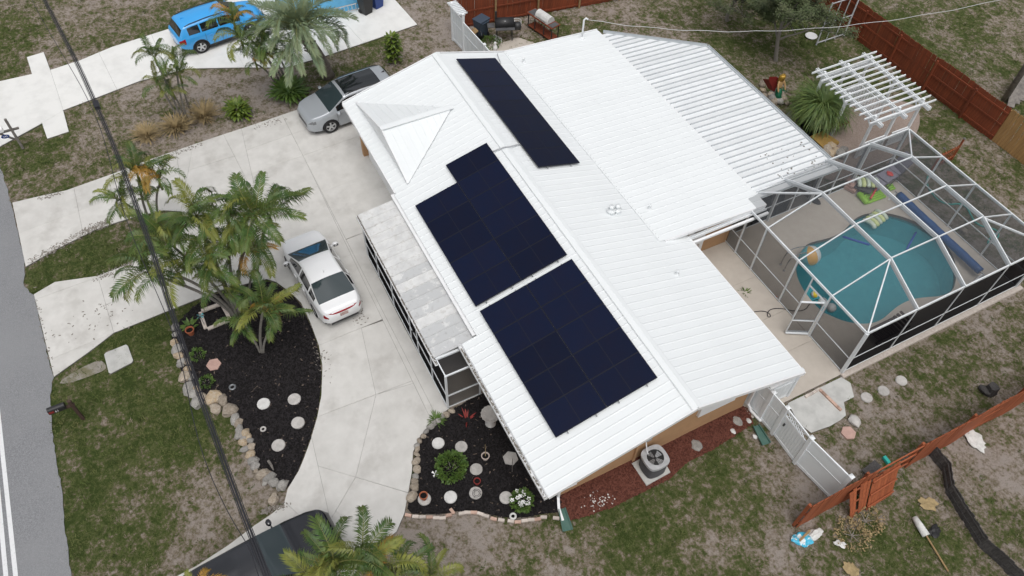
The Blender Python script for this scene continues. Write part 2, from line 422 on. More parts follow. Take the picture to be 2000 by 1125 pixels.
# ---------------------------------------------------------------- road
redge = [(-160, 60), (-75, 180), (-30, 265), (4, 335), (22, 397), (49, 515), (47, 560), (66, 577), (104, 738), (101, 755), (99, 790), (107, 890), (118, 935), (126, 1020), (140, 1125), (155, 1220)]
E = GL(redge)
E = [Vector((58, E[0].y+2.2, 0))]+E+[Vector((-30, E[-1].y+3.4, 0))]
ER = []
for a, b in zip(E, E[1:]):
    n_ = max(1, int((b-a).length/.18))
    for k in range(n_):
        p = a.lerp(b, k/n_); ER.append(p+Vector((0, .05*noise.noise(p*3)+.04*noise.noise(p*9), 0)))
ER.append(E[-1])
road_poly = ER+[Vector((-30, 22, 0)), Vector((58, 22, 0))]
struct(MB().sheet([road_poly], .012).build('road', 'asphalt'))
def stripe(p, q, w, name):
    p, q = G(*p), G(*q); d = (q-p).normalized(); nrm = Vector((-d.y, d.x, 0))*w/2
    p = p-d*30; q = q+d*14
    mb = MB(); N = 120
    for k in range(N):
        a, b = p.lerp(q, k/N), p.lerp(q, (k+1)/N)
        mb.quad(*(v+Vector((0, 0, .018)) for v in (a-nrm, b-nrm, b+nrm, a+nrm)))
    struct(mb.build(name, 'road_paint'))
stripe((1, 845), (31, 1125), .135, 'road_marking'); stripe((-14, 845), (12, 1125), .135, 'road_marking')

# ---------------------------------------------------------------- concrete slabs cut along their joints
def slabs(name, outline, cuts, matname, z0=-.05, z1=.045, gap=.011, base_mat='joint', frag=.06):
    st = struct(MB().prism(outline, z0, z1-.022).build(name, base_mat))
    bm = bmesh.new(); bm.faces.new([bm.verts.new((p[0], p[1], 0)) for p in outline])
    for a, b in cuts:
        a, b = Vector((a[0], a[1], 0)), Vector((b[0], b[1], 0)); m_ = (a+b)/2
        for f in list(bm.faces):
            if not inside(m_, [v.co for v in f.verts]): continue
            d = (b-a).normalized()
            bmesh.ops.bisect_plane(bm, geom=[f]+list(f.edges)+list(f.verts), dist=1e-5, plane_co=m_, plane_no=(-d.y, d.x, 0))
            break
    polys = [[v.co.copy() for v in f.verts] for f in bm.faces]; bm.free()
    k = 0
    for P in polys:
        bm = bmesh.new(); f = bm.faces.new([bm.verts.new(v) for v in P])
        if f.calc_area() < frag: bm.free(); continue
        f.normal_update()
        if f.normal.z < 0: f.normal_flip()
        bmesh.ops.inset_region(bm, faces=[f], thickness=gap/2, use_boundary=True)
        f = max(bm.faces, key=lambda q: q.calc_area()); Q = [v.co.copy() for v in f.verts]; bm.free()
        mb = MB().prism(Q, z0+.01, z1+random.uniform(-.003, .003)); mb.build('slab', matname, st)
    return st
nb = [(-72, 185), (0, 160), (63, 146), (53, 113), (86, 103), (99, 138), (157, 119), (219, 93), (332, 57), (430, 10), (520, -40), (740, -60), (771, 0), (815, 49), (720, 82), (634, 111), (560, 133), (474, 133), (366, 135), (271, 160), (191, 191), (124, 216.5), (135, 258), (93, 272), (82.5, 242), (33.5, 269), (-15, 296)]
nbcuts = [((99, 138), (124, 216)), ((194, 105), (228, 174)), ((296, 68), (330, 147)), ((455, 90), (478, 133)), ((660, 30), (707, 82)), ((560, 75), (780, 20)), ((53, 125), (63, 146)), ((82, 242), (99, 232))]
slabs('neighbour_driveway', GL(nb), [(G(*a), G(*b)) for a, b in nbcuts], 'concrete_white')
drv_top = [(25, 397), (75, 385), (130, 373), (147, 367), (217, 342), (277, 319), (333, 299), (400, 276), (500, 243), (588, 213), (700, 172), (800, 150)]
drv_right = [(900, 340), (830, 420), (717, 498), (790, 640), (877, 799), (842, 827), (820, 855), (807, 884), (805, 922), (797, 967), (790, 1004), (775, 1039), (743, 1064), (690, 1125), (640, 1200), (520, 1300)]
drv_left = [(300, 1155), (350, 1124), (386, 1105), (446, 1066), (496, 1028), (529, 1006), (555, 985), (562, 956), (584, 920), (595, 893), (607, 860), (620, 815), (628, 773), (630, 716), (623, 676), (606, 630), (588, 592), (566, 571), (540, 552), (521, 546)]
drv_low = [(430, 568), (329, 608), (223, 651), (175, 688), (106, 737), (67, 576), (108, 552), (192, 540), (252, 517), (330, 484), (357, 455), (362, 430), (354, 414), (320, 412), (269, 423), (230, 435), (183, 451), (164, 461), (110, 488), (51, 522)]
dcuts = [((551, 225), (592, 305)), ((354, 414), (358, 392)), ((505, 398), (540, 552)), ((330, 484), (329, 608)),
         ((592, 305), (672, 470)), ((437, 264), (478, 345)), ((478, 345), (503, 395)), ((145, 367), (163, 458)), ((345, 300), (358, 392)), ((38, 457), (150, 416)), ((165, 410), (209, 394)), ((360, 337), (420, 318)),
         ((355, 393), (478, 345)), ((478, 345), (592, 305)), ((592, 305), (700, 268)), ((498, 289), (551, 270)), ((565, 265), (620, 246)), ((630, 376), (735, 335)), ((672, 470), (760, 437)), ((505, 400), (600, 372)),
         ((192, 541), (223, 651)), ((72, 586), (149, 558)), ((100, 703), (209, 657)), ((211, 594), (260, 574)), ((300, 560), (330, 548)),
         ((540, 552), (600, 530)), ((654, 478), (700, 460)), ((618, 816), (734, 772)), ((600, 905), (695, 933)), ((637, 670), (705, 642)), ((706, 642), (782, 616)), ((640, 555), (732, 520)),
         ((706, 642), (734, 770)), ((734, 772), (846, 738)), ((734, 774), (695, 933)), ((695, 933), (795, 963)), ((695, 933), (652, 1006)), ((562, 986), (600, 1022)), ((640, 990), (760, 1060))]
st = slabs('driveway', GL(drv_top+drv_right+drv_left+drv_low), [(G(*a), G(*b)) for a, b in dcuts], 'concrete')
# ---------------------------------------------------------------- mulch beds
def bed(name, outline, m, z=.03, mound=.10, step=.16):
    """mulched bed, slightly mounded and uneven"""
    xs = [p[0] for p in outline]; ys = [p[1] for p in outline]
    bm = bmesh.new(); bm.faces.new([bm.verts.new((p[0], p[1], 0)) for p in outline])
    bmesh.ops.triangulate(bm, faces=bm.faces[:])
    x = min(xs)
    while x < max(xs):
        bmesh.ops.bisect_plane(bm, geom=bm.faces[:]+bm.edges[:]+bm.verts[:], dist=1e-5, plane_co=(x, 0, 0), plane_no=(1, 0, 0)); x += step*2
    y = min(ys)
    while y < max(ys):
        bmesh.ops.bisect_plane(bm, geom=bm.faces[:]+bm.edges[:]+bm.verts[:], dist=1e-5, plane_co=(0, y, 0), plane_no=(0, 1, 0)); y += step*2
    for v in bm.verts:
        d = min(((v.co.x-a[0])**2+(v.co.y-a[1])**2) for a in outline)**.5
        v.co.z = z+mound*min(1, d/.9)+.03*noise.noise(v.co*2.2)*min(1, d/.3)
    bm.normal_update()
    for f in bm.faces:
        if f.normal.z < 0: f.normal_flip()
    me = bpy.data.meshes.new(name); bm.to_mesh(me); bm.free(); me.materials.append(MATS[m])
    me.polygons.foreach_set('use_smooth', [True]*len(me.polygons))
    return struct(mesh_obj(name, me))
def chips(name, label, outline, m, n, z=.06, L=.11, mound=.10, w=.018, tan=0.0, mtan='chip_tan'):
    xs = [p[0] for p in outline]; ys = [p[1] for p in outline]; mb = MB(); c = 0
    while c < n:
        p = Vector((random.uniform(min(xs), max(xs)), random.uniform(min(ys), max(ys)), 0))
        if not inside(p, outline): continue
        d = min(((p.x-a[0])**2+(p.y-a[1])**2) for a in outline)**.5
        p.z = z+mound*min(1, d/.9)-.02; c += 1
        a = random.uniform(0, 6.28); l_ = L*random.uniform(.4, 1.2)/2; t = random.uniform(-.5, .5); ww = w*random.uniform(.5, 1.4)
        ax = Vector((math.cos(a), math.sin(a), t))*l_; pr = Vector((-math.sin(a), math.cos(a), random.uniform(-.6, .6)))*ww
        mb.m = 1 if random.random() < tan else 0
        mb.quad(p-ax-pr, p+ax-pr, p+ax+pr, p-ax+pr)
    return tag(mb.build(name, [m, mtan]), label, 'mulch', kind='stuff')
isl = GL([(340, 640), (336, 668), (352, 720), (372, 770), (440, 790), (470, 838), (498, 905), (540, 952), (562, 957), (582, 920), (593, 893), (605, 860), (618, 815), (626, 773), (628, 716), (621, 676), (604, 630), (586, 592), (564, 573), (540, 556), (521, 549), (470, 561), (430, 572), (385, 592)])
isl = smooth_loop(isl, 2)
bed('flower_bed', isl, 'mulch_black')
chips('mulch', 'shredded black mulch covering the driveway island bed', isl, 'chip_black', 9000, tan=.02)
bd2 = GL([(884, 802), (846, 829), (824, 857), (811, 886), (809, 922), (801, 967), (794, 1003), (835, 1005), (870, 1004), (905, 997), (940, 1000), (975, 1010), (1020, 1013), (1060, 1004), (1100, 1000), (1098, 965), (1105, 940), (980, 740), (940, 768)])
bd2 = smooth_loop(bd2, 1)
bed('flower_bed', bd2, 'mulch_black')
chips('mulch', 'shredded black mulch covering the bed by the house corner', bd2, 'chip_black', 6500, tan=.02)
bd3 = GL([(1085, 968), (1098, 1005), (1110, 1018), (1150, 1008), (1200, 990), (1250, 965), (1310, 935), (1340, 905), (1390, 880), (1430, 855), (1470, 828), (1462, 800), (1448, 790), (1300, 860)])
bed('flower_bed', bd3, 'mulch_red', mound=.06)
chips('mulch', 'shredded red mulch along the tan gable wall', bd3, 'chip_red', 5000, mound=.06, L=.09)
# gravel court below the pergola
grv = smooth_loop(GL([(1560, 300), (1600, 230), (1640, 200), (1700, 190), (1790, 200), (1800, 245), (1770, 290), (1700, 330), (1640, 360), (1590, 340)]), 2)
struct(MB().sheet([grv], .012).build('gravel_court', 'gravel'))
mb = MB()
sand = [(945, 95), (960, 82), (985, 84), (1010, 72), (1030, 80), (1060, 90), (1060, 110), (960, 120)]
struct(MB().prism(smooth_loop(GL(sand), 2), -.03, .02).build('patio_pad', 'deck'))
# ---------------------------------------------------------------- pool deck, walk, pool
pool_px = [(1580, 474), (1618, 466), (1643, 455), (1657, 441), (1672, 425), (1692, 417), (1720, 415), (1748, 419), (1785, 431), (1819, 451), (1847, 474), (1864, 505), (1868, 534), (1865, 558), (1858, 570), (1839, 579), (1805, 581), (1779, 585), (1756, 596), (1739, 610), (1722, 625), (1703, 632), (1677, 633), (1648, 628), (1620, 616), (1603, 608), (1579, 581), (1563, 557), (1554, 533), (1556, 508), (1568, 485)]
pool = smooth_loop(GL(pool_px, .05), 2)
deck_poly = [Vector((8.0, -18.74, 0)), Vector((15.35, -18.74, 0)), Vector((27.0, -18.74, 0)), Vector((24.9, -23.6, 0)), Vector((15.55, -23.6, 0)), Vector((15.6, -28.1, 0)), Vector((8.0, -28.1, 0))]
dk = MB().sheet([deck_poly, list(reversed(pool))], .05)
n = len(deck_poly)
dk.add([(p.x, p.y, -.1) for p in deck_poly]+[(p.x, p.y, .05) for p in deck_poly], [(i, (i+1) % n, n+(i+1) % n, n+i) for i in range(n)])
struct(dk.build('pool_deck', 'deck'))
N = len(pool)
mb = MB(); mb.add([(p.x, p.y, .05) for p in pool]+[(p.x, p.y, -.22) for p in pool], [(i, (i+1) % N, N+(i+1) % N, N+i) for i in range(N)])
ps = mb.build('pool_basin', 'pool_rim_shade')
cx = sum((p for p in pool), Vector())/N
mb = MB(); inner = [cx.lerp(p, .985) for p in pool]
mb.add([(p.x, p.y, -.22) for p in pool]+[(p.x, p.y, -1.3) for p in inner], [(i, (i+1) % N, N+(i+1) % N, N+i) for i in range(N)])
mb.sheet([inner], -1.3); mb.build('pool_shell', 'pool_wall', ps); struct(ps)
# coping
mb = MB(); out = [cx.lerp(p, 1.05) for p in pool]
mb.add([(p.x, p.y, .056) for p in out]+[(p.x, p.y, .066) for p in pool], [(i, (i+1) % N, N+(i+1) % N, N+i) for i in range(N)])
mb.build('coping', 'deck', ps)
m = bpy.data.materials.new('water'); m.use_nodes = True; MATS['water'] = m
nn = m.node_tree.nodes; ll = m.node_tree.links; nn.remove(nn['Principled BSDF'])
tr = nn.new('ShaderNodeBsdfTransparent'); tr.inputs[0].default_value = (.50, .88, .92, 1)
gl = nn.new('ShaderNodeBsdfGlossy'); gl.inputs['Roughness'].default_value = .06
df = nn.new('ShaderNodeBsdfDiffuse'); df.inputs[0].default_value = (.05, .31, .38, 1)
fr = nn.new('ShaderNodeFresnel'); fr.inputs[0].default_value = 1.33
tn = nn.new('ShaderNodeTexNoise'); tn.inputs['Scale'].default_value = 3; tn.inputs['Detail'].default_value = 3
bp = nn.new('ShaderNodeBump'); bp.inputs['Strength'].default_value = .12; bp.inputs['Distance'].default_value = .04
ll.new(tn.outputs[0], bp.inputs['Height']); ll.new(bp.outputs[0], gl.inputs['Normal']); ll.new(bp.outputs[0], fr.inputs['Normal'])
m1 = nn.new('ShaderNodeMixShader'); m1.inputs[0].default_value = .35; ll.new(tr.outputs[0], m1.inputs[1]); ll.new(df.outputs[0], m1.inputs[2])
m2 = nn.new('ShaderNodeMixShader'); ll.new(fr.outputs[0], m2.inputs[0]); ll.new(m1.outputs[0], m2.inputs[1]); ll.new(gl.outputs[0], m2.inputs[2])
ll.new(m2.outputs[0], nn['Material Output'].inputs[0])
struct(MB().sheet([[cx.lerp(p, .998) for p in pool]], -.09).build('pool_water', 'water'))
# walk between house and cage, in two pours
wk = [Vector((8.0, -14.5, 0)), Vector((15.3, -14.5, 0)), Vector((15.3, -18.73, 0)), Vector((8.0, -18.73, 0))]
slabs('garden_walk', wk, [((11.3, -14), (11.3, -19)), ((13.2, -14), (13.2, -19)), ((9.7, -14), (9.7, -19))], 'deck', z1=.045)
struct(MB().prism([(7.82, -18.6), (7.99, -18.6), (7.99, -28.2), (7.82, -28.2)], -.05, .10).build('pool_kerb', 'brick_pale'))
patch = [(1538, 788), (1643, 737), (1661, 749), (1668, 776), (1648, 786), (1652, 812), (1640, 822), (1621, 833), (1584, 846), (1560, 828)]
slabs('garden_pad', GL(patch), [(G(1600, 760), G(1650, 800))], 'patio_concrete', z1=.03)
slabs('drain_cover', GL([(204, 694), (207, 690), (247, 674), (251, 677), (261, 705), (259, 709), (217, 731), (213, 729)]), [], 'patio_concrete', z1=.05)
struct(MB().sheet([smooth_loop(GL([(112, 748), (150, 722), (195, 702), (207, 712), (208, 722), (170, 737), (130, 750)]), 1)], .002).build('bare_patch', 'bare_dirt'))
struct(MB().prism(GL([(1233, 908), (1283, 880), (1308, 925), (1262, 951)]), 0, .12).build('equipment_pad', 'patio_concrete'))
# ---------------------------------------------------------------- house
HX0, HX1, RY, RZ = 7.84, 27.56, -11.0, 3.85
FE, FZ = -5.88, 2.50           # front eave
BE, BZ = -15.75, 2.50          # back eave of the near wing
SLF = (RZ-FZ)/(FE-RY)          # fall per metre on the front
SLB = (RZ-BZ)/(RY-BE)
AY, AZ = -14.4, RZ-SLB*(RY+14.4)   # where the rear addition meets the slope
EY, EZ = -19.45, 2.62          # outer edge of the rear addition
GY = -6.52; GZ = RZ-SLF*(GY-RY)
def zf(y): return RZ-SLF*(y-RY)
def zb(y): return RZ-SLB*(RY-y)
house = thing('house', 'single-storey tan stucco house under a white ribbed metal roof', 'house', (17.5, -11, 0))
mb = MB()
def wall(mb, x0, y0, x1, y1, h, t=.2, h2=None):
    mb.prism([(x0, y0), (x1, y1), (x1+(t if x0 == x1 else 0), y1+(0 if x0 == x1 else t)), (x0+(t if x0 == x1 else 0), y0+(0 if x0 == x1 else t))], 0, h)
mb = MB(); gab = [(8.55, -6.88, 0), (8.55, -14.45, 0), (8.55, -14.45, zb(-14.45)-.1), (8.55, RY, RZ-.13), (8.55, -6.88, zf(-6.88)-.1)]
mb.add(gab+[(p[0]+.2, p[1], p[2]) for p in gab], [(0, 4, 3, 2, 1), (5, 6, 7, 8, 9), (0, 1, 6, 5), (1, 2, 7, 6), (4, 0, 5, 9), (2, 3, 8, 7), (3, 4, 9, 8)])
mb.build('gable_wall', 'stucco', house)
gab2 = [(27.0, -6.88, 0), (27.0, -18.9, 0), (27.0, -18.9, EZ-.12), (27.0, AY, AZ-.12), (27.0, RY, RZ-.13), (27.0, -6.88, zf(-6.88)-.12)]
MB().add(gab2+[(p[0]-.2, p[1], p[2]) for p in gab2], [(0, 1, 2, 3, 4, 5), (11, 10, 9, 8, 7, 6), (0, 6, 7, 1), (1, 7, 8, 2), (5, 11, 6, 0)]).build('gable_wall', 'stucco', house)
MB().box((11.4, -6.98, 1.3), (5.3, .2, 2.6)).build('front_wall', 'stucco', house)
MB().box((17.6, -7.3, 1.3), (7.2, .2, 2.6)).build('front_wall', 'stucco', house)
MB().box((24.1, -7.25, 1.25), (5.8, .2, 2.5)).build('garage_wall', 'stucco', house)
MB().box((11.95, -14.35, 1.25), (6.6, .2, 2.5)).build('back_wall', 'stucco', house)
MB().box((15.4, -16.55, 1.25), (.2, 4.2, 2.5)).build('side_wall', 'stucco', house)
MB().box((21.1, -18.7, 1.2), (11.6, .2, 2.4)).build('back_wall', 'stucco', house)
gd = MB().box((24.2, -7.12, 1.05), (4.9, .06, 2.1)).build('garage_door', 'white_trim', house)
for k in range(4): MB().box((24.2, -7.075, .28+.52*k), (4.8, .03, .47)).build('door_panel', 'white_trim', gd)
# white back door with pet flap (beside the walk)
bd = MB().box((15.27, -16.9, 1.03), (.06, .92, 2.06)).build('door', 'white_trim', house)
MB().box((15.225, -16.92, .42), (.03, .46, .66)).build('pet_flap_frame', 'brick_pale', bd)
MB().box((15.205, -16.92, .42), (.02, .30, .48)).build('pet_flap', 'dark_metal', bd)
MB().lathe([(.035, 0), (.035, .05)], (0, 0, 0), 8)
hm = MB(); hm.box((15.20, -16.55, 1.02), (.06, .06, .06)); hm.box((15.20, -16.55, 1.18), (.04, .05, .05)); hm.build('door_handle', 'dark_metal', bd)
MB().box((15.22, -17.0, 1.75), (.03, .6, .3)).build('door_window', 'glass_dark', bd)
# roof: individual ribbed sheets, shared meshes
RW = .308
def rib_mesh(L, fall, name='roof_panel', w=RW, m='metal_roof', rib=.0075, rw=.034):
    """sheet running along -y/+y (length L), dropping by fall"""
    mb = MB(); T = .02
    sec = [(0, 0), (w-rw*2, 0), (w-rw*1.5, rib), (w-rw*.6, rib), (w-.002, 0)]
    n = len(sec)
    mb.add([(x, 0, z) for x, z in sec]+[(x, L, z-fall) for x, z in sec], [(i, i+1, n+i+1, n+i) for i in range(n-1)])
    mb.add([(0, 0, -T), (w-.002, 0, -T), (w-.002, L, -T-fall), (0, L, -T-fall)], [(0, 3, 2, 1)])
    mb.add([(0, L, -fall), (w-.002, L, -fall), (w-.002, L, -T-fall), (0, L, -T-fall)], [(0, 1, 2, 3)])
    me = bpy.data.meshes.new(name); me.from_pydata([tuple(v) for v in mb.v], [], mb.f); me.materials.append(MATS[m]); return me
def lay(x0, x1, ya, za, yb, zbb, parent=house, w=RW, m='metal_roof', rib=.0075, rw=.034, name='roof_panel', pick=None):
    L = abs(yb-ya); me = rib_mesh(L, za-zbb, name, w, m, rib, rw); s = 1 if yb > ya else -1
    nn_ = round((x1-x0)/w); ww = (x1-x0)/nn_
    for k in range(nn_):
        M = Matrix.Translation((x0+k*ww, ya, za)) @ Matrix.Diagonal((ww/w, s, 1, 1))
        o = place(name, me, parent, M)
        if pick: pick(o, k)
lay(HX0, 13.97, RY, RZ, FE, FZ)
lay(13.97, 21.45, RY, RZ, -6.45, zf(-6.45))
lay(21.45, HX1, RY, RZ, GY, GZ)
lay(HX0, 14.70, RY, RZ, BE, BZ)
lay(14.70, HX1, RY, RZ, AY, AZ)
lay(14.62, HX1+.02, AY, AZ+.012, EY, EZ)
# trim: ridge cap, transition flashing, rakes, fascias
def trim(p, q, w, h, name='trim', m='white_trim', par=house, up=(0, 0, 1)): return MB().bar(p, q, w, h, up).build(name, m, par)
for s, sl in ((1, SLF), (-1, SLB)):
    MB().add([(HX0-.02, RY, RZ+.055), (HX1+.02, RY, RZ+.055), (HX1+.02, RY+s*.17, RZ+.05-.17*sl), (HX0-.02, RY+s*.17, RZ+.05-.17*sl), (HX0-.02, RY+s*.19, RZ+.02-.17*sl), (HX1+.02, RY+s*.19, RZ+.02-.17*sl)], [(0, 1, 2, 3), (3, 2, 5, 4)]).build('ridge_cap', 'metal_roof', house)
MB().bar((14.62, AY, AZ+.035), (HX1, AY, AZ+.035), .10, .012).build('flashing', 'metal_roof', house)
mb = MB()
for k in range(64): mb.box((14.8+k*.2, AY-.02, AZ+.044), (.02, .02, .008))
mb.build('screw_row', 'grey_metal', house)['kind'] = 'stuff'
trim((HX0-.03, RY, RZ-.04), (HX0-.03, FE, FZ-.04), .05, .15, 'rake_board'); trim((HX0-.03, RY, RZ-.04), (HX0-.03, BE, BZ-.04), .05, .15, 'rake_board')
trim((HX1+.03, RY, RZ-.04), (HX1+.03, GY, GZ-.04), .05, .15, 'rake_board'); trim((HX1+.05, RY, RZ-.04), (HX1+.05, AY, AZ-.04), .05, .15, 'rake_board'); trim((HX1+.05, AY, AZ-.04), (HX1+.05, EY, EZ-.04), .05, .15, 'rake_board')
trim((HX0, BE-.02, BZ-.07), (14.68, BE-.02, BZ-.07), .04, .12, 'fascia'); trim((21.5, GY+.02, GZ-.07), (HX1, GY+.02, GZ-.07), .04, .14, 'fascia')
trim((14.60, AY-.2, AZ-.07), (14.60, EY, EZ-.07), .05, .13, 'fascia')
trim((14.6, EY-.02, EZ-.07), (27.5, EY-.02, EZ-.07), .04, .1, 'fascia')
# soffits close the eaves from below
for a in ([(HX0, -6.9), (HX0, FE), (13.97, FE), (13.97, -6.9)], [(HX0, -14.4), (HX0, BE), (14.7, BE), (14.7, -14.4)], [(21.5, -7.2), (21.5, GY), (27.5, GY), (27.5, -7.2)]):
    MB().prism(a, 2.37, 2.385).build('soffit', 'white_trim', house)
# gutter along the addition edge, next to the cage
mb = MB()
for dy, hh in ((0, .12), (.11, .12)): mb.box((14.47+dy*.95, -17.55, 2.50), (.012, 3.75, hh))
mb.box((14.52, -17.55, 2.445), (.11, 3.75, .012)); mb.build('gutter', 'aluminium', house)
MB().box((14.36, -17.6, 2.36), (.10, 3.7, .09)).build('gutter_board', 'white_trim', house)
# front gutter with litter
def gutter(x0, x1, y, z, par=house, m='white_trim'):
    g = MB(); L = x1-x0; xc = (x0+x1)/2
    g.box((xc, y+.06, z-.055), (L, .012, .12)); g.box((xc, y-.055, z-.055), (L, .012, .12)); g.box((xc, y, z-.115), (L, .12, .012))
    g.box((x0+.006, y, z-.055), (.012, .12, .12)); g.box((x1-.006, y, z-.055), (.012, .12, .12))
    o = g.build('gutter', m, par)
    lit = MB(); random.seed(3)
    for k in range(int(L*34)):
        x = random.uniform(x0+.02, x1-.02)
        lit.rock((x, y+random.uniform(-.03, .04), z-.075+random.uniform(0, .03)), (random.uniform(.02, .06), .02, .012), k, 1, .3)
    lit.build('leaf_litter', 'leaf_litter', o)['kind'] = 'stuff'
    return o
gutter(HX0-.02, 13.97, FE+.075, FZ+.01)
# downspouts with elbows
def spout(pts, name='downspout', par=house):
    mb = MB()
    for a, b in zip(pts, pts[1:]): mb.bar(a, b, .085, .065)
    return mb.build(name, 'white_trim', par)
spout([(8.1, -5.83, 2.40), (8.25, -6.35, 2.05), (8.42, -6.75, 1.9), (8.45, -6.75, .30), (8.15, -6.62, .12), (7.75, -6.55, .07)])
spout([(8.35, -15.6, 2.4), (8.46, -14.65, 2.05), (8.46, -14.56, 1.9), (8.46, -14.56, .35), (8.25, -14.58, .14), (7.75, -14.66, .10)])
# small gable over the garage door
A_, B_, F_, C_ = Vector((27.09, -7.03, zf(-7.03)+.03)), Vector((21.56, -7.12, zf(-7.12)+.03)), Vector((24.0, -7.10, 3.63)), Vector((24.1, -10.2, zf(-10.2)+.05))
F_.x = 24.15
dm = MB().add([A_, B_, F_, A_+Vector((0, -.15, -.02)), B_+Vector((0, -.15, -.02)), F_+Vector((0, -.3, -.02))], [(0, 2, 1), (3, 4, 5)]).build('dormer_gable', 'white_trim', house)
def dormer_side(E_):
    n_ = 10
    for k in range(n_):
        t0, t1 = k/n_, (k+1)/n_-.0012
        a, b = F_.lerp(C_, t0), F_.lerp(C_, t1); c, d = E_.lerp(C_, t1), E_.lerp(C_, t0)
        up = Vector((0, 0, .03))
        mb = MB(); mb.add([a+up, b+up, c+up, d+up, a, b, c, d], [(0, 1, 2, 3), (0, 1, 5, 4), (2, 3, 7, 6), (0, 3, 7, 4), (1, 2, 6, 5)])
        mb.bar(a+up*1.2, d+up*1.2, .03, .022); mb.build('dormer_panel', 'metal_roof', dm)
dormer_side(A_); dormer_side(B_)
MB().bar(F_+Vector((0, .06, .07)), C_+Vector((0, 0, .05)), .26, .03).build('dormer_ridge', 'metal_roof', dm)
for E_ in (A_, B_): MB().bar(F_+Vector((0, .03, .03)), E_+Vector((0, .03, .02)), .05, .10).build('dormer_rake', 'white_trim', dm)
# vents and pipes
def vent(x, y, z, r=.10):
    mb = MB(); mb.lathe([(r*1.9, -.03), (r*1.8, .02), (r*.8, .04), (r*.8, .16), (r*1.15, .17), (r*1.1, .22), (.01, .25)], (x, y, z), 12); return mb.build('roof_vent', 'metal_roof', house, True)
for px, kind in (((1205, 414), 0), ((1268, 408), 1), ((1322, 536), 1), ((1023, 122), 1), ((1193, 416), 0)):
    d = G(*px, 0); 
    # on the rear slope
    y = 0
    p = G(*px, 3.0)
    for it in range(20): p = G(*px, (zb(p.y) if p.y > AY else lerp(AZ, EZ, (p.y-AY)/(EY-AY))))
    if kind == 0: MB().box(p+Vector((0, 0, .08)), (.24, .24, .16)).build('roof_vent', 'metal_roof', house); vent(p.x, p.y, p.z+.14, .09)
    else: vent(p.x, p.y, p.z, .05)
# electric mast
p = Vector((27.25, -18.4, 2.7))
mast = MB().tube([p, p+Vector((0, 0, .95)), p+Vector((-.05, -.07, 1.06)), p+Vector((-.10, -.15, 1.0))], .045, 8).build('service_mast', 'white_trim', house, True)
MB().lathe([(.16, -.05), (.15, .02), (.05, .06)], p, 10).build('mast_boot', 'metal_roof', mast)
# gable details: shutter box and conduit
MB().box((8.50, -12.9, 1.75), (.10, 1.55, .95)).build('window_recess', 'white_trim', house)
sb = MB().box((8.48, -10.1, 1.55), (.12, .2, .34)).build('switch_box', 'pipe_grey', house)
MB().tube([(8.49, -10.05, 2.9), (8.49, -10.05, 1.7)], .015, 6).build('conduit', 'white_trim', sb)
MB().tube([(8.46, -10.0, 1.4), (8.3, -10.0, 1.0), (8.05, -10.1, .5), (8.0, -10.1, .2)], .022, 6).build('conduit', 'white_trim', sb)
MB().box((8.52, -9.75, 1.2), (.08, .09, 2.4)).build('wall_pipe', 'stucco', house)
MB().bar((8.49, RY-.1, 3.25), (8.49, RY-1.4, 2.95), .05, .09).build('gable_trim', 'white_trim', house)
# ---------------------------------------------------------------- solar arrays
def frame_mesh(w, l, name='panel'):
    mb = MB(); mb.box((w/2, l/2, 0), (w-.007, l-.007, .035)); me = bpy.data.meshes.new(name)
    me.from_pydata([tuple(v) for v in mb.v], [], mb.f); me.materials.append(MATS['solar_frame']); return me
def cell_mesh(w, l):
    mb = MB(); e = .026
    for k in range(2):
        y0, y1 = e+(l-2*e)*(k/2)+(.012 if k else 0), e+(l-2*e)*((k+1)/2)-(0 if k else .012)
        mb.quad((e, y0, .0195), (w-e, y0, .0195), (w-e, y1, .0195), (e, y1, .0195))
    me = bpy.data.meshes.new('glass'); me.from_pydata([tuple(v) for v in mb.v], [], mb.f); me.materials.append(MATS['solar_cell']); return me
def array(label, x0, nx, y0, slope, ny, w, l, front=True, extra=()):
    """x0 .. along the ridge, y0 the edge nearest the ridge"""
    s = 1 if front else -1; zr = zf(y0) if front else zb(y0)
    ang = math.atan(SLF if front else SLB)
    t = thing('solar_array', label, 'solar panels', (x0, y0, zr+.12), 0, 'solar arrays on the roof')
    fm, cm = frame_mesh(w, l), cell_mesh(w, l)
    Rm_ = Matrix.Translation((x0, y0, zr+.13)) @ (Matrix.Rotation(-ang, 4, 'X') if front else Matrix.Rotation(math.pi, 4, 'Z') @ Matrix.Rotation(-ang, 4, 'X') @ Matrix.Translation((-nx*w, 0, 0)))
    cells = [(i, j) for j in range(ny) for i in range(nx)]+list(extra)
    for i, j in cells:
        M = Rm_ @ Matrix.Translation((i*w, j*l, random.uniform(-.002, .002)))
        pn = place('panel', fm, t, M)
        g = bpy.data.objects.new('glass', cm); COL.objects.link(g); g.parent = pn; MW[g.name] = M
    for j in range(ny):
        for q in (.22, .78):
            mb = MB(); mb.box((nx*w/2, (j+q)*l, -.05), (nx*w+.12, .04, .05))
            mb.v = [Rm_ @ v for v in mb.v]; mb.build('rail', 'grey_metal', t)
    return t
array('near block of ten navy solar panels above the gable wall', 9.27, 5, -10.50, 0, 2, 1.082, 1.855)
array('middle block of eleven navy solar panels, one jutting toward the garage gable', 14.93, 5, -10.46, 0, 2, 1.076, 1.855, True, [(5, 0)])
array('long single row of seven solar panels behind the ridge', 19.32, 7, -11.68, 0, 1, 1.083, 1.99, False)
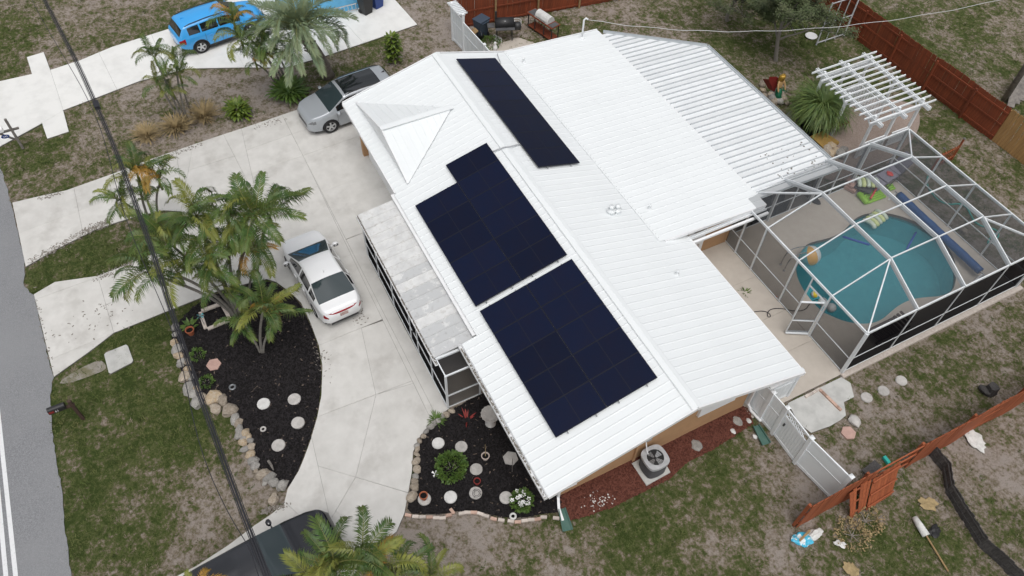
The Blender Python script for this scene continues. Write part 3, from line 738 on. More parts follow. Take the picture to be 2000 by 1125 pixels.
# conduit over the ridge
MB().tube([(20.9, -10.5, zf(-10.5)+.06), (20.75, -10.9, RZ+.1), (20.7, -11.2, RZ+.08), (20.9, -11.8, zb(-11.8)+.06)], .025, 6).build('solar_conduit', 'pipe_grey', house)
MB().tube([(26.4, -13.6, zb(-13.6)+.06), (26.7, -13.75, zb(-13.75)+.05), (27.3, -13.9, zb(-13.9)+.06), (27.62, -14.1, 2.9)], .02, 6).build('solar_conduit', 'pipe_grey', house)
# ---------------------------------------------------------------- front screened porch
PX0, PX1, PYo, PYi = 13.3, 21.42, -4.86, -6.50
porch = thing('screened_porch', 'dark screened front porch under a peeling flat metal roof', 'porch', (17.3, -5.6, 0))
PZo, PZi = 2.26, 2.46
n_ = 17; w_ = (PX1-PX0-.72)/n_
for k in range(n_):
    x = PX0+.72+k*w_
    mb = MB(); a, b = Vector((x, PYi-.05, PZi)), Vector((x, PYo, PZo)); dx = Vector((w_-.012, 0, 0)); T = Vector((0, 0, .05))
    mb.add([a, a+dx, b+dx, b, a-T, a+dx-T, b+dx-T, b-T], [(0, 3, 2, 1), (3, 7, 6, 2), (0, 1, 5, 4), (0, 4, 7, 3), (1, 2, 6, 5), (4, 5, 6, 7)])
    mb.bar(a+Vector((0, 0, .012)), b+Vector((0, 0, .012)), .03, .03)
    mb.build('roof_panel', 'porch_peeled' if (k < 9 and k % 2 == 0) or k in (1, 5) else 'porch_roof', porch)
pg = MB(); pg.box(((PX0+PX1)/2+.2, PYo+.07, PZo-.05), (PX1-PX0-.5, .015, .11)); pg.box(((PX0+PX1)/2+.2, PYo+.02, PZo-.10), (PX1-PX0-.5, .1, .012)); pgo = pg.build('gutter', 'white_trim', porch)
lit = MB()
for k in range(260):
    lit.rock((random.uniform(PX0+.5, PX1), PYo+random.uniform(0, .05), PZo-.06+random.uniform(0, .04)), (random.uniform(.02, .07), .02, .015), k, 1, .3)
lit.build('leaf_litter', 'leaf_litter', pgo)['kind'] = 'stuff'
MB().box((17.8, -6.40, 2.56), (7.5, .14, .06)).build('wall_flashing', 'white_trim', porch)
posts = [PX0-.07, 14.55, 15.85, 16.55, 18.3, 19.9, PX1-.25]
for x in posts: MB().box((x, -4.93, 1.08), ((.07, .07, 2.16) if x in (posts[0], posts[-1]) else (.035, .05, 2.16))).build('post', 'cage_metal', porch)
MB().box((PX0-.07, -6.2, 1.1), (.06, .06, 2.2)).build('post', 'cage_metal', porch)
for z in (.04, .85, 2.16): MB().box(((PX0+PX1)/2-.15, -4.93, z), (PX1-PX0-.1, .04, .022)).build('rail', 'cage_metal', porch)
for z in (.06, .85, 2.16): MB().box((PX0-.07, -5.6, z), (.05, 1.3, .06)).build('rail', 'cage_metal', porch)
MB().bar((13.98, -4.9, 2.2), (13.98, -6.0, 2.2), .09, .08).build('roof_beam', 'cage_metal', porch)
for a, b in zip(posts, posts[1:]): MB().quad((a, -4.94, .05), (b, -4.94, .05), (b, -4.94, 2.15), (a, -4.94, 2.15)).build('screen', 'screen_porch', porch)
MB().quad((PX0-.07, -4.94, .05), (PX0-.07, -6.2, .05), (PX0-.07, -6.2, 2.15), (PX0-.07, -4.94, 2.15)).build('screen', 'screen_side', porch)
MB().quad((PX0-.07, -4.94, 2.17), (14.0, -4.94, 2.17), (14.0, -6.2, 2.17), (PX0-.07, -6.2, 2.17)).build('screen', 'screen_side', porch)
MB().quad((PX1-.25, -4.94, .05), (PX1-.25, -6.6, .05), (PX1-.25, -6.6, 2.15), (PX1-.25, -4.94, 2.15)).build('screen', 'screen_porch', porch)
MB().box((17.2, -5.85, .03), (8.0, 1.72, .08)).build('porch_floor', 'deck', porch)
MB().box((16.2, -4.89, 1.0), (.03, .05, .1)).build('door_handle', 'dark_metal', porch)
# ---------------------------------------------------------------- aluminium patio roof behind the house
can = thing('patio_roof', 'ribbed bare aluminium patio roof joined to the white roof behind the house', 'patio roof', (20, -21.5, 0))
CY0, CY1, CZ0, CZ1 = -19.5, -23.72, 2.58, 2.40
w_ = .305; n_ = int((27.15-14.95)/w_)
for k in range(n_):
    x = 15.0+k*w_
    ye = CY1 if x < 24.4 else lerp(CY1, CY0-.15, (x-24.4)/(27.3-24.4))
    zz = lerp(CZ0, CZ1, (ye-CY0)/(CY1-CY0))
    if x < 15.62: ye = lerp(CY0, CY1, 1.0) if x > 15.5 else CY1; zz = CZ1
    a, b = Vector((x, CY0, CZ0)), Vector((x, ye, zz)); dx = Vector((w_-.004, 0, 0)); T = Vector((0, 0, .05))
    mb = MB(); mb.add([a, a+dx, b+dx, b, a-T, a+dx-T, b+dx-T, b-T], [(0, 1, 2, 3), (3, 2, 6, 7), (0, 4, 5, 1), (0, 3, 7, 4), (1, 5, 6, 2), (4, 7, 6, 5)])
    pn = mb.build('roof_panel', 'aluminium', can)
    MB().bar(a+Vector((.012, -.03, .03)), b+Vector((.012, -.02, .03)), .03, .06).build('rib', 'aluminium_rib', pn)
for a, b in (((15.0, CY1-.06, CZ1), (24.45, CY1-.06, CZ1)), ((24.45, CY1-.06, CZ1), (27.35, CY0-.15, CZ0))):
    d = (Vector(b)-Vector(a)).normalized(); nrm = Vector((-d.y, d.x, 0))
    mb = MB(); mb.bar(Vector(a), Vector(b), .11, .015)
    mb.bar(Vector(a)-nrm*(-.06)+Vector((0, 0, .03)), Vector(b)-nrm*(-.06)+Vector((0, 0, .03)), .015, .10); mb.bar(Vector(a)-nrm*.06+Vector((0, 0, .03)), Vector(b)-nrm*.06+Vector((0, 0, .03)), .015, .10)
    mb.build('gutter', 'aluminium_rib', can)
for x in (15.7, 18.8, 21.8, 24.4): MB().box((x, -23.65, 1.2), (.08, .08, 2.4)).build('post', 'cage_metal', can)
MB().quad((15.6, -23.65, .05), (24.4, -23.65, .05), (24.4, -23.65, 2.35), (15.6, -23.65, 2.35)).build('screen', 'screen_side', can)
lit = MB()
for k in range(40):
    x, y = random.uniform(15.5, 17.2), random.uniform(-23.5, -21)
    lit.rock((x, y, lerp(CZ0, CZ1, (y-CY0)/(CY1-CY0))+.01), (random.uniform(.02, .05),)*2+(.012,), k, 1, .4)
lit.build('leaf_litter', 'rock_dark', can)['kind'] = 'stuff'
# ---------------------------------------------------------------- pool cage
cage = thing('pool_cage', 'white aluminium screen cage over the swimming pool', 'pool cage', (11.8, -23.4, 0))
CX0, CX1, KY0, KY1, KZ, TZ = 8.06, 15.52, -18.73, -28.03, 2.57, 3.42
XS = [9.9, 11.75, 13.58]; YS = [-21.1, -23.45, -25.8]
def cbar(p, q, w=.05, h=.10, name='beam'): return MB().bar(p, q, w, h).build(name, 'cage_metal', cage)
# eave beams
cbar((CX0, KY0, KZ), (15.3, KY0, KZ), .05, .10); cbar((CX0, KY1, KZ), (CX1, KY1, KZ), .05, .10); cbar((CX0, KY0, KZ), (CX0, KY1, KZ), .05, .10); cbar((CX1, -23.5, KZ), (CX1, KY1, KZ), .05, .10)
cbar((15.45, -19.3, KZ-.02), (15.45, -23.5, KZ-.12), .06, .12); cbar((14.62, KY0, KZ), (15.33, -19.6, KZ), .06, .10)
# rafters (deep) along the length, mansard ends
for y in YS:
    e = (CX1, y, KZ) if y < -23.4 else (15.42, y, KZ-.04)
    cbar(e, (XS[2], y, TZ), .045, .20, 'rafter'); cbar((XS[2], y, TZ), (XS[0], y, TZ), .045, .20, 'rafter'); cbar((XS[0], y, TZ), (CX0, y, KZ), .045, .20, 'rafter')
for x in XS:
    cbar((x, KY0, KZ), (x, YS[0], TZ), .04, .06, 'purlin'); cbar((x, YS[0], TZ+.05), (x, YS[2], TZ+.04), .04, .06, 'purlin'); cbar((x, YS[2], TZ), (x, KY1, KZ), .04, .06, 'purlin')
for a, b in (((CX0, KY0, KZ), (XS[0], YS[0], TZ)), ((CX0, KY1, KZ), (XS[0], YS[2], TZ)), ((CX1, KY1, KZ), (XS[2], YS[2], TZ)), ((15.3, -19.6, KZ), (XS[2], YS[0], TZ))): cbar(a, b, .045, .08, 'hip')
# posts
for x, y in [(CX0, KY0), (CX0, KY1), (CX1, KY1)]: MB().box((x, y, KZ/2), (.11, .11, KZ)).build('post', 'cage_metal', cage)
for x in XS+[14.62]: MB().box((x, KY0, KZ/2), (.055, .09, KZ)).build('post', 'cage_metal', cage)
for x in XS: MB().box((x, KY1, KZ/2), (.055, .09, KZ)).build('post', 'cage_metal', cage)
for y in YS:
    MB().box((CX0, y, KZ/2), (.05, .05, KZ)).build('post', 'cage_metal', cage)
    MB().box((15.52, y, KZ/2), (.22, .06, KZ)).build('post', 'cage_metal', cage)
MB().box((15.52, -24.6, KZ/2), (.06, .06, KZ)).build('post', 'cage_metal', cage); MB().box((15.52, -22.3, KZ/2), (.06, .06, KZ)).build('post', 'cage_metal', cage)
# chair rails and sole plates
DX0, DX1 = 9.98, 10.86          # door opening in the walk side
for z in (.09, .93):
    cbar((CX0, KY0, z), (DX0, KY0, z), .035, .035, 'rail'); cbar((DX1+.0, KY0, z), (15.3, KY0, z), .035, .035, 'rail')
    cbar((CX0, KY0, z), (CX0, KY1, z), .035, .035, 'rail'); cbar((CX0, KY1, z), (CX1, KY1, z), .035, .035, 'rail'); cbar((15.52, -19.4, z), (15.52, KY1, z), .035, .035, 'rail')
MB().box((DX1+.02, KY0, KZ/2), (.05, .06, KZ)).build('post', 'cage_metal', cage); cbar((DX0, KY0, 2.1), (DX1, KY0, 2.1), .05, .06, 'rail')
# screens: roof panes
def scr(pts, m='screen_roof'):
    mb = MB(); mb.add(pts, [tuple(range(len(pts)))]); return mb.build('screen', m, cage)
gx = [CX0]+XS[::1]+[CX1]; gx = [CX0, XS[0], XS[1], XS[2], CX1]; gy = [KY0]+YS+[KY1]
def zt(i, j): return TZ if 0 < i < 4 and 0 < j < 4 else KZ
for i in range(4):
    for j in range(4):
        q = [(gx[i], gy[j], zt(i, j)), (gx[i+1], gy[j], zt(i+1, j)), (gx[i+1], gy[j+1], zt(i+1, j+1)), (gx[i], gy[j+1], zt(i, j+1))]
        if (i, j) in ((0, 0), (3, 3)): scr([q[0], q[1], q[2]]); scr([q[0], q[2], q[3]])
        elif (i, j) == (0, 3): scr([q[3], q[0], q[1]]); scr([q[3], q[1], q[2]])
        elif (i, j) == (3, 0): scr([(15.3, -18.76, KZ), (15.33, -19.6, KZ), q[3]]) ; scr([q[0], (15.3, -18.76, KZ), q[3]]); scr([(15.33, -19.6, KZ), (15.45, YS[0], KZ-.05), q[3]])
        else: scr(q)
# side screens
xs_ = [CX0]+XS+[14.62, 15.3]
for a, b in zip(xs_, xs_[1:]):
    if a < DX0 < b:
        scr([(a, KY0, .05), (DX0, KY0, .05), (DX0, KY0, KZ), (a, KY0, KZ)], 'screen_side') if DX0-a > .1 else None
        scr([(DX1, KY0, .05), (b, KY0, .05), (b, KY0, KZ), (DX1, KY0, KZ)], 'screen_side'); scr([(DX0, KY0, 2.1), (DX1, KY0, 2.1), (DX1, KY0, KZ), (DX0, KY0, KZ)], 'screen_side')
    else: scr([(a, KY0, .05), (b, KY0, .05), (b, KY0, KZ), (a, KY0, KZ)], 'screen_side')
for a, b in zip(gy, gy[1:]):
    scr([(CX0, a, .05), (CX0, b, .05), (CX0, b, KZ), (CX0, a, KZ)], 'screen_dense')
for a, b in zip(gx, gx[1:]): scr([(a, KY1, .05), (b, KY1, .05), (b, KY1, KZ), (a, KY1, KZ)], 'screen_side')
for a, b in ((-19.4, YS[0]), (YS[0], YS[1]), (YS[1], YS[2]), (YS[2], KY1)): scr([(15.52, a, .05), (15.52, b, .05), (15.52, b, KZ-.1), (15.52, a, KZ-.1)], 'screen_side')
# open screen door, hinged at DX1... swings out over the walk
dr = MB(); hinge = Vector((DX0+.02, KY0+.03, 0)); dd = Vector((.42, .75, 0)).normalized(); dw = .86
fr_ = lambda a, b, w=.07: dr.bar(a, b, .035, w, up=(dd.y, -dd.x, 0))
P0, P1 = hinge+Vector((0, 0, .08)), hinge+dd*dw+Vector((0, 0, .08)); U = Vector((0, 0, 1.98))
fr_(P0, P0+U); fr_(P1, P1+U); fr_(P0+U, P1+U); fr_(P0+Vector((0, 0, .06)), P1+Vector((0, 0, .06)), .16); fr_(P0+Vector((0, 0, .85)), P1+Vector((0, 0, .85)))
do = dr.build('screen_door', 'cage_metal', cage)
MB().quad(P0, P1, P1+U, P0+U).build('door_screen', 'screen_side', do)
MB().box(P1-dd*.04+Vector((0, 0, 1.0)), (.05, .05, .12)).build('handle', 'dark_metal', do)
# ---------------------------------------------------------------- cars
def pw(pts, x):
    """piecewise interpolation with eased knots"""
    if x <= pts[0][0]: return pts[0][1]
    for (a, va), (b, vb) in zip(pts, pts[1:]):
        if x <= b:
            t = (x-a)/(b-a); return va+(vb-va)*t
    return pts[-1][1]
def pws(pts, x, h=.09): return (pw(pts, x-h)+2*pw(pts, x-h/2)+2*pw(pts, x)+2*pw(pts, x+h/2)+pw(pts, x+h))/8
def wheel_mesh(r, w, rimmat, spokes):
    ty = MB(); prof = []
    n = 28
    sec = [(r*.66, -w/2), (r*.9, -w/2), (r*.985, -w*.38), (r, -w*.2), (r, w*.2), (r*.985, w*.38), (r*.9, w/2), (r*.66, w/2)]
    vs = []; fs = []
    for k in range(n):
        a = 2*math.pi*k/n
        vs += [(q[0]*math.cos(a), q[1], q[0]*math.sin(a)) for q in sec]
    m_ = len(sec)
    for k in range(n):
        for i in range(m_): fs.append((k*m_+i, k*m_+(i+1) % m_, ((k+1) % n)*m_+(i+1) % m_, ((k+1) % n)*m_+i))
    ty.add(vs, fs)
    rm = MB(); y = w*.40
    rm.m = 1
    disc = [(r*.66*math.cos(2*math.pi*k/n), y-.07, r*.66*math.sin(2*math.pi*k/n)) for k in range(n)]
    rm.add(disc, [tuple(range(n-1, -1, -1))]); rm.m = 0
    for k in range(n):
        a, b = 2*math.pi*k/n, 2*math.pi*(k+1)/n
        rm.add([(q*r*math.cos(t), yy, q*r*math.sin(t)) for t in (a, b) for q, yy in ((.68, y+.01), (.60, y), (.58, y-.06))], [(0, 3, 4, 1), (1, 4, 5, 2)])
    for k in range(spokes):
        a = 2*math.pi*k/spokes+.3; d = Vector((math.cos(a), 0, math.sin(a)))
        rm.bar(d*r*.08+Vector((0, y-.01, 0)), d*r*.63+Vector((0, y-.01, 0)), .05 if spokes > 5 else .075, .03, up=(0, 1, 0))
    rm.add([(.07*math.cos(2*math.pi*k/10), y+.012, .07*math.sin(2*math.pi*k/10)) for k in range(10)], [tuple(range(9, -1, -1))])
    return ty, rm
def car(name, label, cat, loc, heading, S):
    root = thing(name, label, cat, loc, R_(heading))
    L, W_, hw = S['L'], S['W'], S['W']/2
    top, belt = S['top'], S['belt']
    plan = S.get('plan', [(-L/2, .80), (-L/2+.12, .90), (-L/2+.45, .97), (-L/2+1.1, 1), (L/2-1.3, 1), (L/2-.6, .96), (L/2-.22, .86), (L/2, .66)])
    low = [(-L/2, .42), (-L/2+.25, .28), (-L/2+.8, .20), (L/2-.9, .20), (L/2-.2, .24), (L/2, .30)]
    tum = S.get('tum', .36)
    NW, NR = 6, 8
    def sec(x):
        zt, zb_, h_ = pws(top, x), pws(belt, x), 0
        w = hw*pws(plan, x, .06); zl = pw(low, x); zb_ = min(zb_, zt-.03); h = zt-zb_
        p = [(w*.90, zl), (w*.975, zl+.05), (w*.985, zl+.16), (w, lerp(zl, zb_, .55)), (w*.992, zb_-.12), (w*.975, zb_-.03)]
        p = [(lerp(a[0], b[0], q/3), lerp(a[1], b[1], q/3)) for a, b in zip(p, p[1:]) for q in range(3)]+[p[-1]]
        y0 = w*.955; y1 = max(.28, y0-tum*h-.02); 
        for k in range(NW+1): t = k/NW; p.append((lerp(y0, y1, t)+.035*h*math.sin(math.pi*t), zb_+.90*h*t))
        for k in range(1, NR+1): u = k/NR; p.append((y1*(1-u), zb_+.90*h+.10*h*math.sin(math.pi/2*u)))
        return p
    N = 150; xs = [-L/2+L*i/N for i in range(N+1)]
    secs = [sec(x) for x in xs]; J = len(secs[0]); full = 2*J-1
    V = []
    for x, p in zip(xs, secs):
        V += [(x, y, z) for y, z in p]+[(x, -y, z) for y, z in reversed(p[:-1])]
    S0 = 16; S1 = S0+NW        # window columns S0..S1, roof beyond
    wx = [S['wheels'][0], S['wheels'][1]]; wr = S['wr']
    buckets = {}
    def put(key, f): buckets.setdefault(key, []).append(f)
    for i in range(N):
        xm = (xs[i]+xs[i+1])/2
        for j in range(full-1):
            f = (i*full+j, (i+1)*full+j, (i+1)*full+j+1, i*full+j+1)
            left = j < J-1; jj = j if left else full-2-j; s = 'L' if left else 'R'
            z = sum(V[q][2] for q in f)/4; y = sum(V[q][1] for q in f)/4
            if jj < S0 and any((xm-a)**2+(z-wr)**2 < (wr*1.16)**2 for a in wx): continue
            key = ('body', '')
            if S.get('clad') and jj < 6: key = ('cladding', '')
            if jj < S0 and jj >= 6 and S['tail'][0] < z < S['tail'][1] and xm < -L/2+S['tail'][2]: key = ('tail_light', s)
            if jj < S0 and S['head'][0] < z < S['head'][1] and L/2-S['head'][2] < xm < L/2-.04: key = ('head_light', s)
            if S0+0 <= jj < S1-1 and jj >= S0+1:
                for q, (a, b) in enumerate(S['side']):
                    zt = pws(top, xm); zb_ = pws(belt, xm)
                    if a < xm < b and zt-zb_ > .17: key = ('side_window', s+str(q))
            if jj >= S1:
                a, b = S['ws']
                if a < xm < b and jj >= S1: key = ('windshield', '')
                a, b = S['rw']
                if a < xm < b and jj >= S1: key = ('rear_window', '')
                if S.get('pano') and S['pano'][0] < xm < S['pano'][1] and jj >= S1+1: key = ('sunroof', '')
            put(key, f)
    for e, i in ((-1, 0), (1, N)):
        base = i*full; f = tuple(base+j for j in range(full)); put(('body', ''), f if e < 0 else tuple(reversed(f)))
    mats = dict(body=S['paint'], cladding='black_plastic', tail_light='red_lamp', head_light='head_lamp', side_window='glass_dark', windshield='glass_screen', rear_window=S.get('rwm', 'glass_dark'), sunroof='glass_dark')
    for (nm, k), fs in buckets.items():
        ids = sorted({q for f in fs for q in f}); mp = {q: i for i, q in enumerate(ids)}
        mb = MB(); mb.add([V[q] for q in ids], [tuple(mp[q] for q in f)[::-1] for f in fs])
        mb.build(nm, mats[nm], root, smooth=True, local=True)
    # underbody and arches
    MB().box((0, 0, .36), (L-.5, W_*.80, .36)).build('underbody', 'black_plastic', root, local=True)
    arch = MB()
    for a in wx:
        for s in (1, -1):
            pts = [(a+wr*1.17*math.cos(t), s*(hw*pws(plan, a+wr*1.17*math.cos(t), .06)*.985-.01), wr+wr*1.17*math.sin(t)) for t in [math.pi*k/10-.15 for k in range(11)]+[math.pi+.15]]
            MB().tube(pts, .038 if S.get('clad') else .030, 6).build('wheel_arch', 'black_plastic' if S.get('clad') else S['paint'], root, smooth=True, local=True)
    ty, rm = wheel_mesh(wr, .22, S['rim'], S['spokes'])
    tme = rme = None
    for a in wx:
        for s in (1, -1):
            t_ = ty.build('tyre', 'tire', None, smooth=True) if tme is None else None
            if tme is None:
                tme = t_.data; bpy.data.objects.remove(t_); r_ = rm.build('rim', [S['rim'], 'tire'], None); rme = r_.data; bpy.data.objects.remove(r_)
            we = bpy.data.objects.new('wheel', None); COL.objects.link(we); we.parent = root; we.empty_display_size = .1
            we.location = (a, s*(hw-.125), wr)
            if s < 0: we.rotation_euler = (0, 0, math.pi)
            for nm, mm in (('tyre', tme), ('rim', rme)):
                o = bpy.data.objects.new(nm, mm); COL.objects.link(o); o.parent = we
    # seams, handles, mirrors, plate, grille
    def on(x, j, off=.004):
        p = sec(x)[j*3 if j < 6 else S0]; return p[0]+off, p[1]
    for s in (1, -1):
        for x in S['doors']:
            MB().tube([(x-(.0 if j > 2 else 0), s*on(x, j)[0], on(x, j)[1]) for j in (1, 2, 3, 4, 5, 6)], .006, 4).build('door_seam', 'black_plastic', root, local=True)
        for x in S['handles']:
            y, z = on(x, 4, .015); h = MB().box((x, s*y, z-.02), (.2, .03, .03)).build('door_handle', S['paint'], root, local=True)
        xm = S['mirror']; y, z = on(xm, 6)
        mi = MB(); mi.rock((xm-.02, s*(y+.16), z+.09), (.09, .13, .085), 5, 2, .05); mi.bar((xm, s*(y-.03), z), (xm, s*(y+.1), z+.06), .05, .04)
        mo = mi.build('mirror', S.get('mirrormat', S['paint']), root, smooth=True, local=True)
        MB().quad((xm-.105, s*(y+.06), z+.03), (xm-.105, s*(y+.26), z+.03), (xm-.10, s*(y+.26), z+.15), (xm-.10, s*(y+.06), z+.15)).build('mirror_glass', 'glass_dark', mo, local=True)
        if S.get('rails'):
            a, b = S['rails']; pts = []
            for k in range(9):
                x = lerp(a, b, k/8); p = sec(x)[S1]; pts.append((x, s*(p[0]-.02), p[1]+(.045 if 0 < k < 8 else .005)))
            MB().tube(pts, .022, 6).build('roof_rail', 'black_plastic', root, local=True)
    MB().box((L/2-.004, 0, S.get('gz', .52)), (.02, W_*S.get('gw', .50), .2)).build('grille', 'black_plastic', root, local=True)
    if S.get('plate'): MB().box((-L/2-.012, 0, S['plate']), (.02, .32, .16)).build('licence_plate', 'plate', root, local=True)
    if S.get('bar'):
        pts = []
        for k in range(15):
            u = lerp(-1, 1, k/14); x = -L/2+.03+.10*abs(u)**3; pts.append((x-.012, u*hw*.70, S['bar']))
        mb = MB()
        for a, b in zip(pts, pts[1:]): mb.bar(a, b, .05, .05 if abs(a[1]+b[1])/2 < hw*.45 else .10)
        mb.build('light_bar', 'red_lamp', root, local=True)
    mb = MB(); mb.box((-L/2+.07, 0, .36), (.12, W_*.60, .12)); mb.build('bumper', 'black_plastic', root, local=True)
    sf = MB(); x = S['fin']; z = pws(top, x); sf.add([(x-.12, 0, z), (x+.1, 0, z), (x-.1, 0, z+.07), (x-.12, .03, z), (x-.12, -.03, z)], [(0, 1, 2), (3, 1, 2), (4, 2, 1), (3, 2, 4)]); sf.build('antenna', S.get('finmat', S['paint']), root, local=True)
    return root
L = 4.6
car('parked_car', 'bright blue SUV parked on the neighbouring white driveway', 'car', (38.7, -3.44, .05), -81, dict(L=4.6, W=1.86, paint='paint_blue', rim='rim', spokes=5, wr=.36, wheels=(-1.345, 1.345), clad=True,
    top=[(-2.3, .95), (-2.25, 1.08), (-2.05, 1.40), (-1.95, 1.56), (-1.7, 1.62), (-.6, 1.68), (.25, 1.66), (.5, 1.60), (1.25, 1.12), (1.4, 1.07), (2.0, .98), (2.22, .88), (2.3, .72)],
    belt=[(-2.3, .93), (-1.9, 1.06), (-1.2, 1.04), (1.0, .98), (1.3, .97), (2.1, .86), (2.3, .68)],
    tail=(.78, 1.02, .30), head=(.62, .84, .34), side=[(-1.75, -1.15), (-1.08, -.22), (-.14, .95)], ws=(.42, 1.24), rw=(-2.22, -1.98), doors=(-.98, -.18, .98), handles=(-.75, .1), mirror=.95, rails=(-1.8, .35), fin=-1.6))
car('parked_car', 'silver SUV with a black glass roof, nose out beside the garage', 'car', (30.0, -7.45, .05), 95, dict(L=4.8, W=1.90, paint='paint_silver', rim='rim', spokes=5, wr=.37, wheels=(-1.40, 1.41), clad=False,
    top=[(-2.4, .95), (-2.33, 1.10), (-2.1, 1.45), (-1.95, 1.60), (-1.6, 1.66), (-.5, 1.70), (.3, 1.67), (.55, 1.60), (1.32, 1.14), (1.45, 1.10), (2.1, 1.0), (2.32, .90), (2.4, .72)],
    belt=[(-2.4, .93), (-1.9, 1.10), (-1.2, 1.06), (1.1, 1.0), (1.4, .99), (2.2, .88), (2.4, .68)],
    tail=(.78, 1.05, .30), head=(.70, .86, .36), side=[(-1.85, -1.2), (-1.1, -.22), (-.14, 1.0)], ws=(.50, 1.33), rw=(-2.3, -2.0), pano=(-1.45, .38), doors=(-1.0, -.18, 1.02), handles=(-.8, .1), mirror=1.0, rails=(-1.9, .4), fin=-1.8, finmat='black_plastic'))
car('parked_car', 'white sedan with a red tail light strip on the curved driveway', 'car', (20.62, -2.80, .05), 4.0, dict(L=4.68, W=1.82, paint='paint_white', rim='rim', spokes=10, wr=.325, wheels=(-1.36, 1.36), tum=.52, plan=[(-2.34, .66), (-2.26, .80), (-2.05, .90), (-1.6, .965), (-1.0, 1), (.9, 1), (1.5, .97), (1.95, .90), (2.2, .74), (2.34, .52)],
    top=[(-2.34, .78), (-2.29, .93), (-2.2, 1.0), (-1.92, 1.055), (-1.80, 1.09), (-.95, 1.37), (-.7, 1.415), (-.1, 1.43), (.2, 1.40), (.4, 1.33), (1.22, .95), (1.38, .90), (1.95, .77), (2.22, .66), (2.34, .52)],
    belt=[(-2.34, .72), (-2.2, .90), (-1.9, .95), (-1.2, .97), (1.0, .87), (1.3, .86), (2.1, .70), (2.34, .54)],
    tail=(.70, .86, .16), head=(.56, .70, .38), side=[(-1.5, -1.02), (-.95, -.08), (0.0, .95)], ws=(.33, 1.25), rw=(-1.82, -.93), rwm='glass_screen', doors=(-.85, -.02, .95), handles=(-.6, .22), mirror=.82, plate=.72, bar=.86, fin=-.62, gz=.40, gw=.36))
car('parked_car', 'glossy black SUV half hidden by palms at the driveway end', 'car', (10.22, 2.55, .05), -84, dict(L=4.95, W=2.0, paint='paint_black', rim='rim_dark', spokes=6, wr=.39, wheels=(-1.45, 1.46), clad=True,
    top=[(-2.47, .95), (-2.4, 1.15), (-2.2, 1.5), (-2.05, 1.66), (-1.7, 1.72), (-.5, 1.76), (.1, 1.74), (.35, 1.67), (1.05, 1.20), (1.25, 1.15), (2.15, 1.04), (2.4, .90), (2.47, .72)],
    belt=[(-2.47, .93), (-1.9, 1.14), (-1.2, 1.10), (.9, 1.05), (1.2, 1.04), (2.2, .92), (2.47, .68)],
    tail=(.8, 1.08, .3), head=(.70, .90, .40), side=[(-1.9, -1.3), (-1.2, -.32), (-.24, .8)], ws=(.27, 1.06), rw=(-2.36, -2.08), doors=(-1.1, -.28, .8), handles=(-.9, 0), mirror=.8, fin=-1.9))
# ---------------------------------------------------------------- plants
def frond_mesh(name, L, a0, a1, nl, ll, m, seed, sweep=.9, droop=.5, vee=.45, lw=.0175, curl=0):
    rnd = random.Random(seed); mb = MB(); N = 14
    P = [Vector((0, 0, 0))]; A = []; T = []
    for k in range(N):
        a = lerp(a0, a1, (k/(N-1))**1.25); A.append(a)
        yaw = curl*(k/N)**2
        d = Vector((math.cos(a)*math.cos(yaw), math.cos(a)*math.sin(yaw), math.sin(a))); P.append(P[-1]+d*L/N)
    mb.m = 1; mb.tube(P, [lerp(.022, .004, k/N)*max(.7, L/2) for k in range(N+1)], 4, cap=False); mb.m = 0
    for k in range(nl):
        t = .14+.86*(k+rnd.uniform(-.3, .3))/nl; t = min(max(t, .1), .995); f = t*N; i = min(int(f), N-1); p = P[i].lerp(P[i+1], f-i)
        d = (P[i+1]-P[i]).normalized(); side0 = Vector((0, 0, 1)).cross(d); side0.normalize(); up = d.cross(side0)
        env = math.sin(math.pi*min(1, .22+t*.72))**.6
        for s in (1, -1):
            l_ = ll*env*rnd.uniform(.85, 1.1)
            dirv = (d*math.cos(sweep)*lerp(.8, 1.5, t)+side0*s*math.sin(sweep)+up*(vee*rnd.uniform(.5, 1.3))).normalized()
            mid = p+dirv*l_*.5; tip = p+dirv*l_+Vector((0, 0, -droop*l_*rnd.uniform(.6, 1.3)))
            wv = dirv.cross(up).normalized()*lw*rnd.uniform(.8, 1.2)
            mid = mid+Vector((0, 0, -.06*droop*l_))
            mb.add([p-wv*.4, p+wv*.4, mid+wv, mid-wv, tip], [(0, 1, 2, 3), (3, 2, 4)])
    me = bpy.data.meshes.new('frond'); me.from_pydata([tuple(v) for v in mb.v], [], mb.f)
    me.materials.append(MATS[m]); me.materials.append(MATS['rachis']); me.polygons.foreach_set('material_index', mb.mi); me.update()
    return me
FR = {}
for c, m in (('g', 'leaf_a'), ('y', 'leaf_yellow'), ('o', 'leaf_gold')):
    FR[c] = [frond_mesh('frond', 1.9, 1.3-.12*k, -1.0+.22*k-(.5 if c == 'o' else 0), 46, .48, m, 10+k, sweep=.95-.06*k, droop=.55+.15*k, vee=.6, curl=(-.5, .35, 0, .6)[k]) for k in range(4)]
FR['b'] = [frond_mesh('frond', 2.7, 1.2-.15*k, -1.15+.25*k, 64, .58, 'leaf_blue', 40+k, sweep=.75, droop=.3, vee=.75, lw=.017, curl=(-.4, .3, .1, -.2)[k]) for k in range(4)]
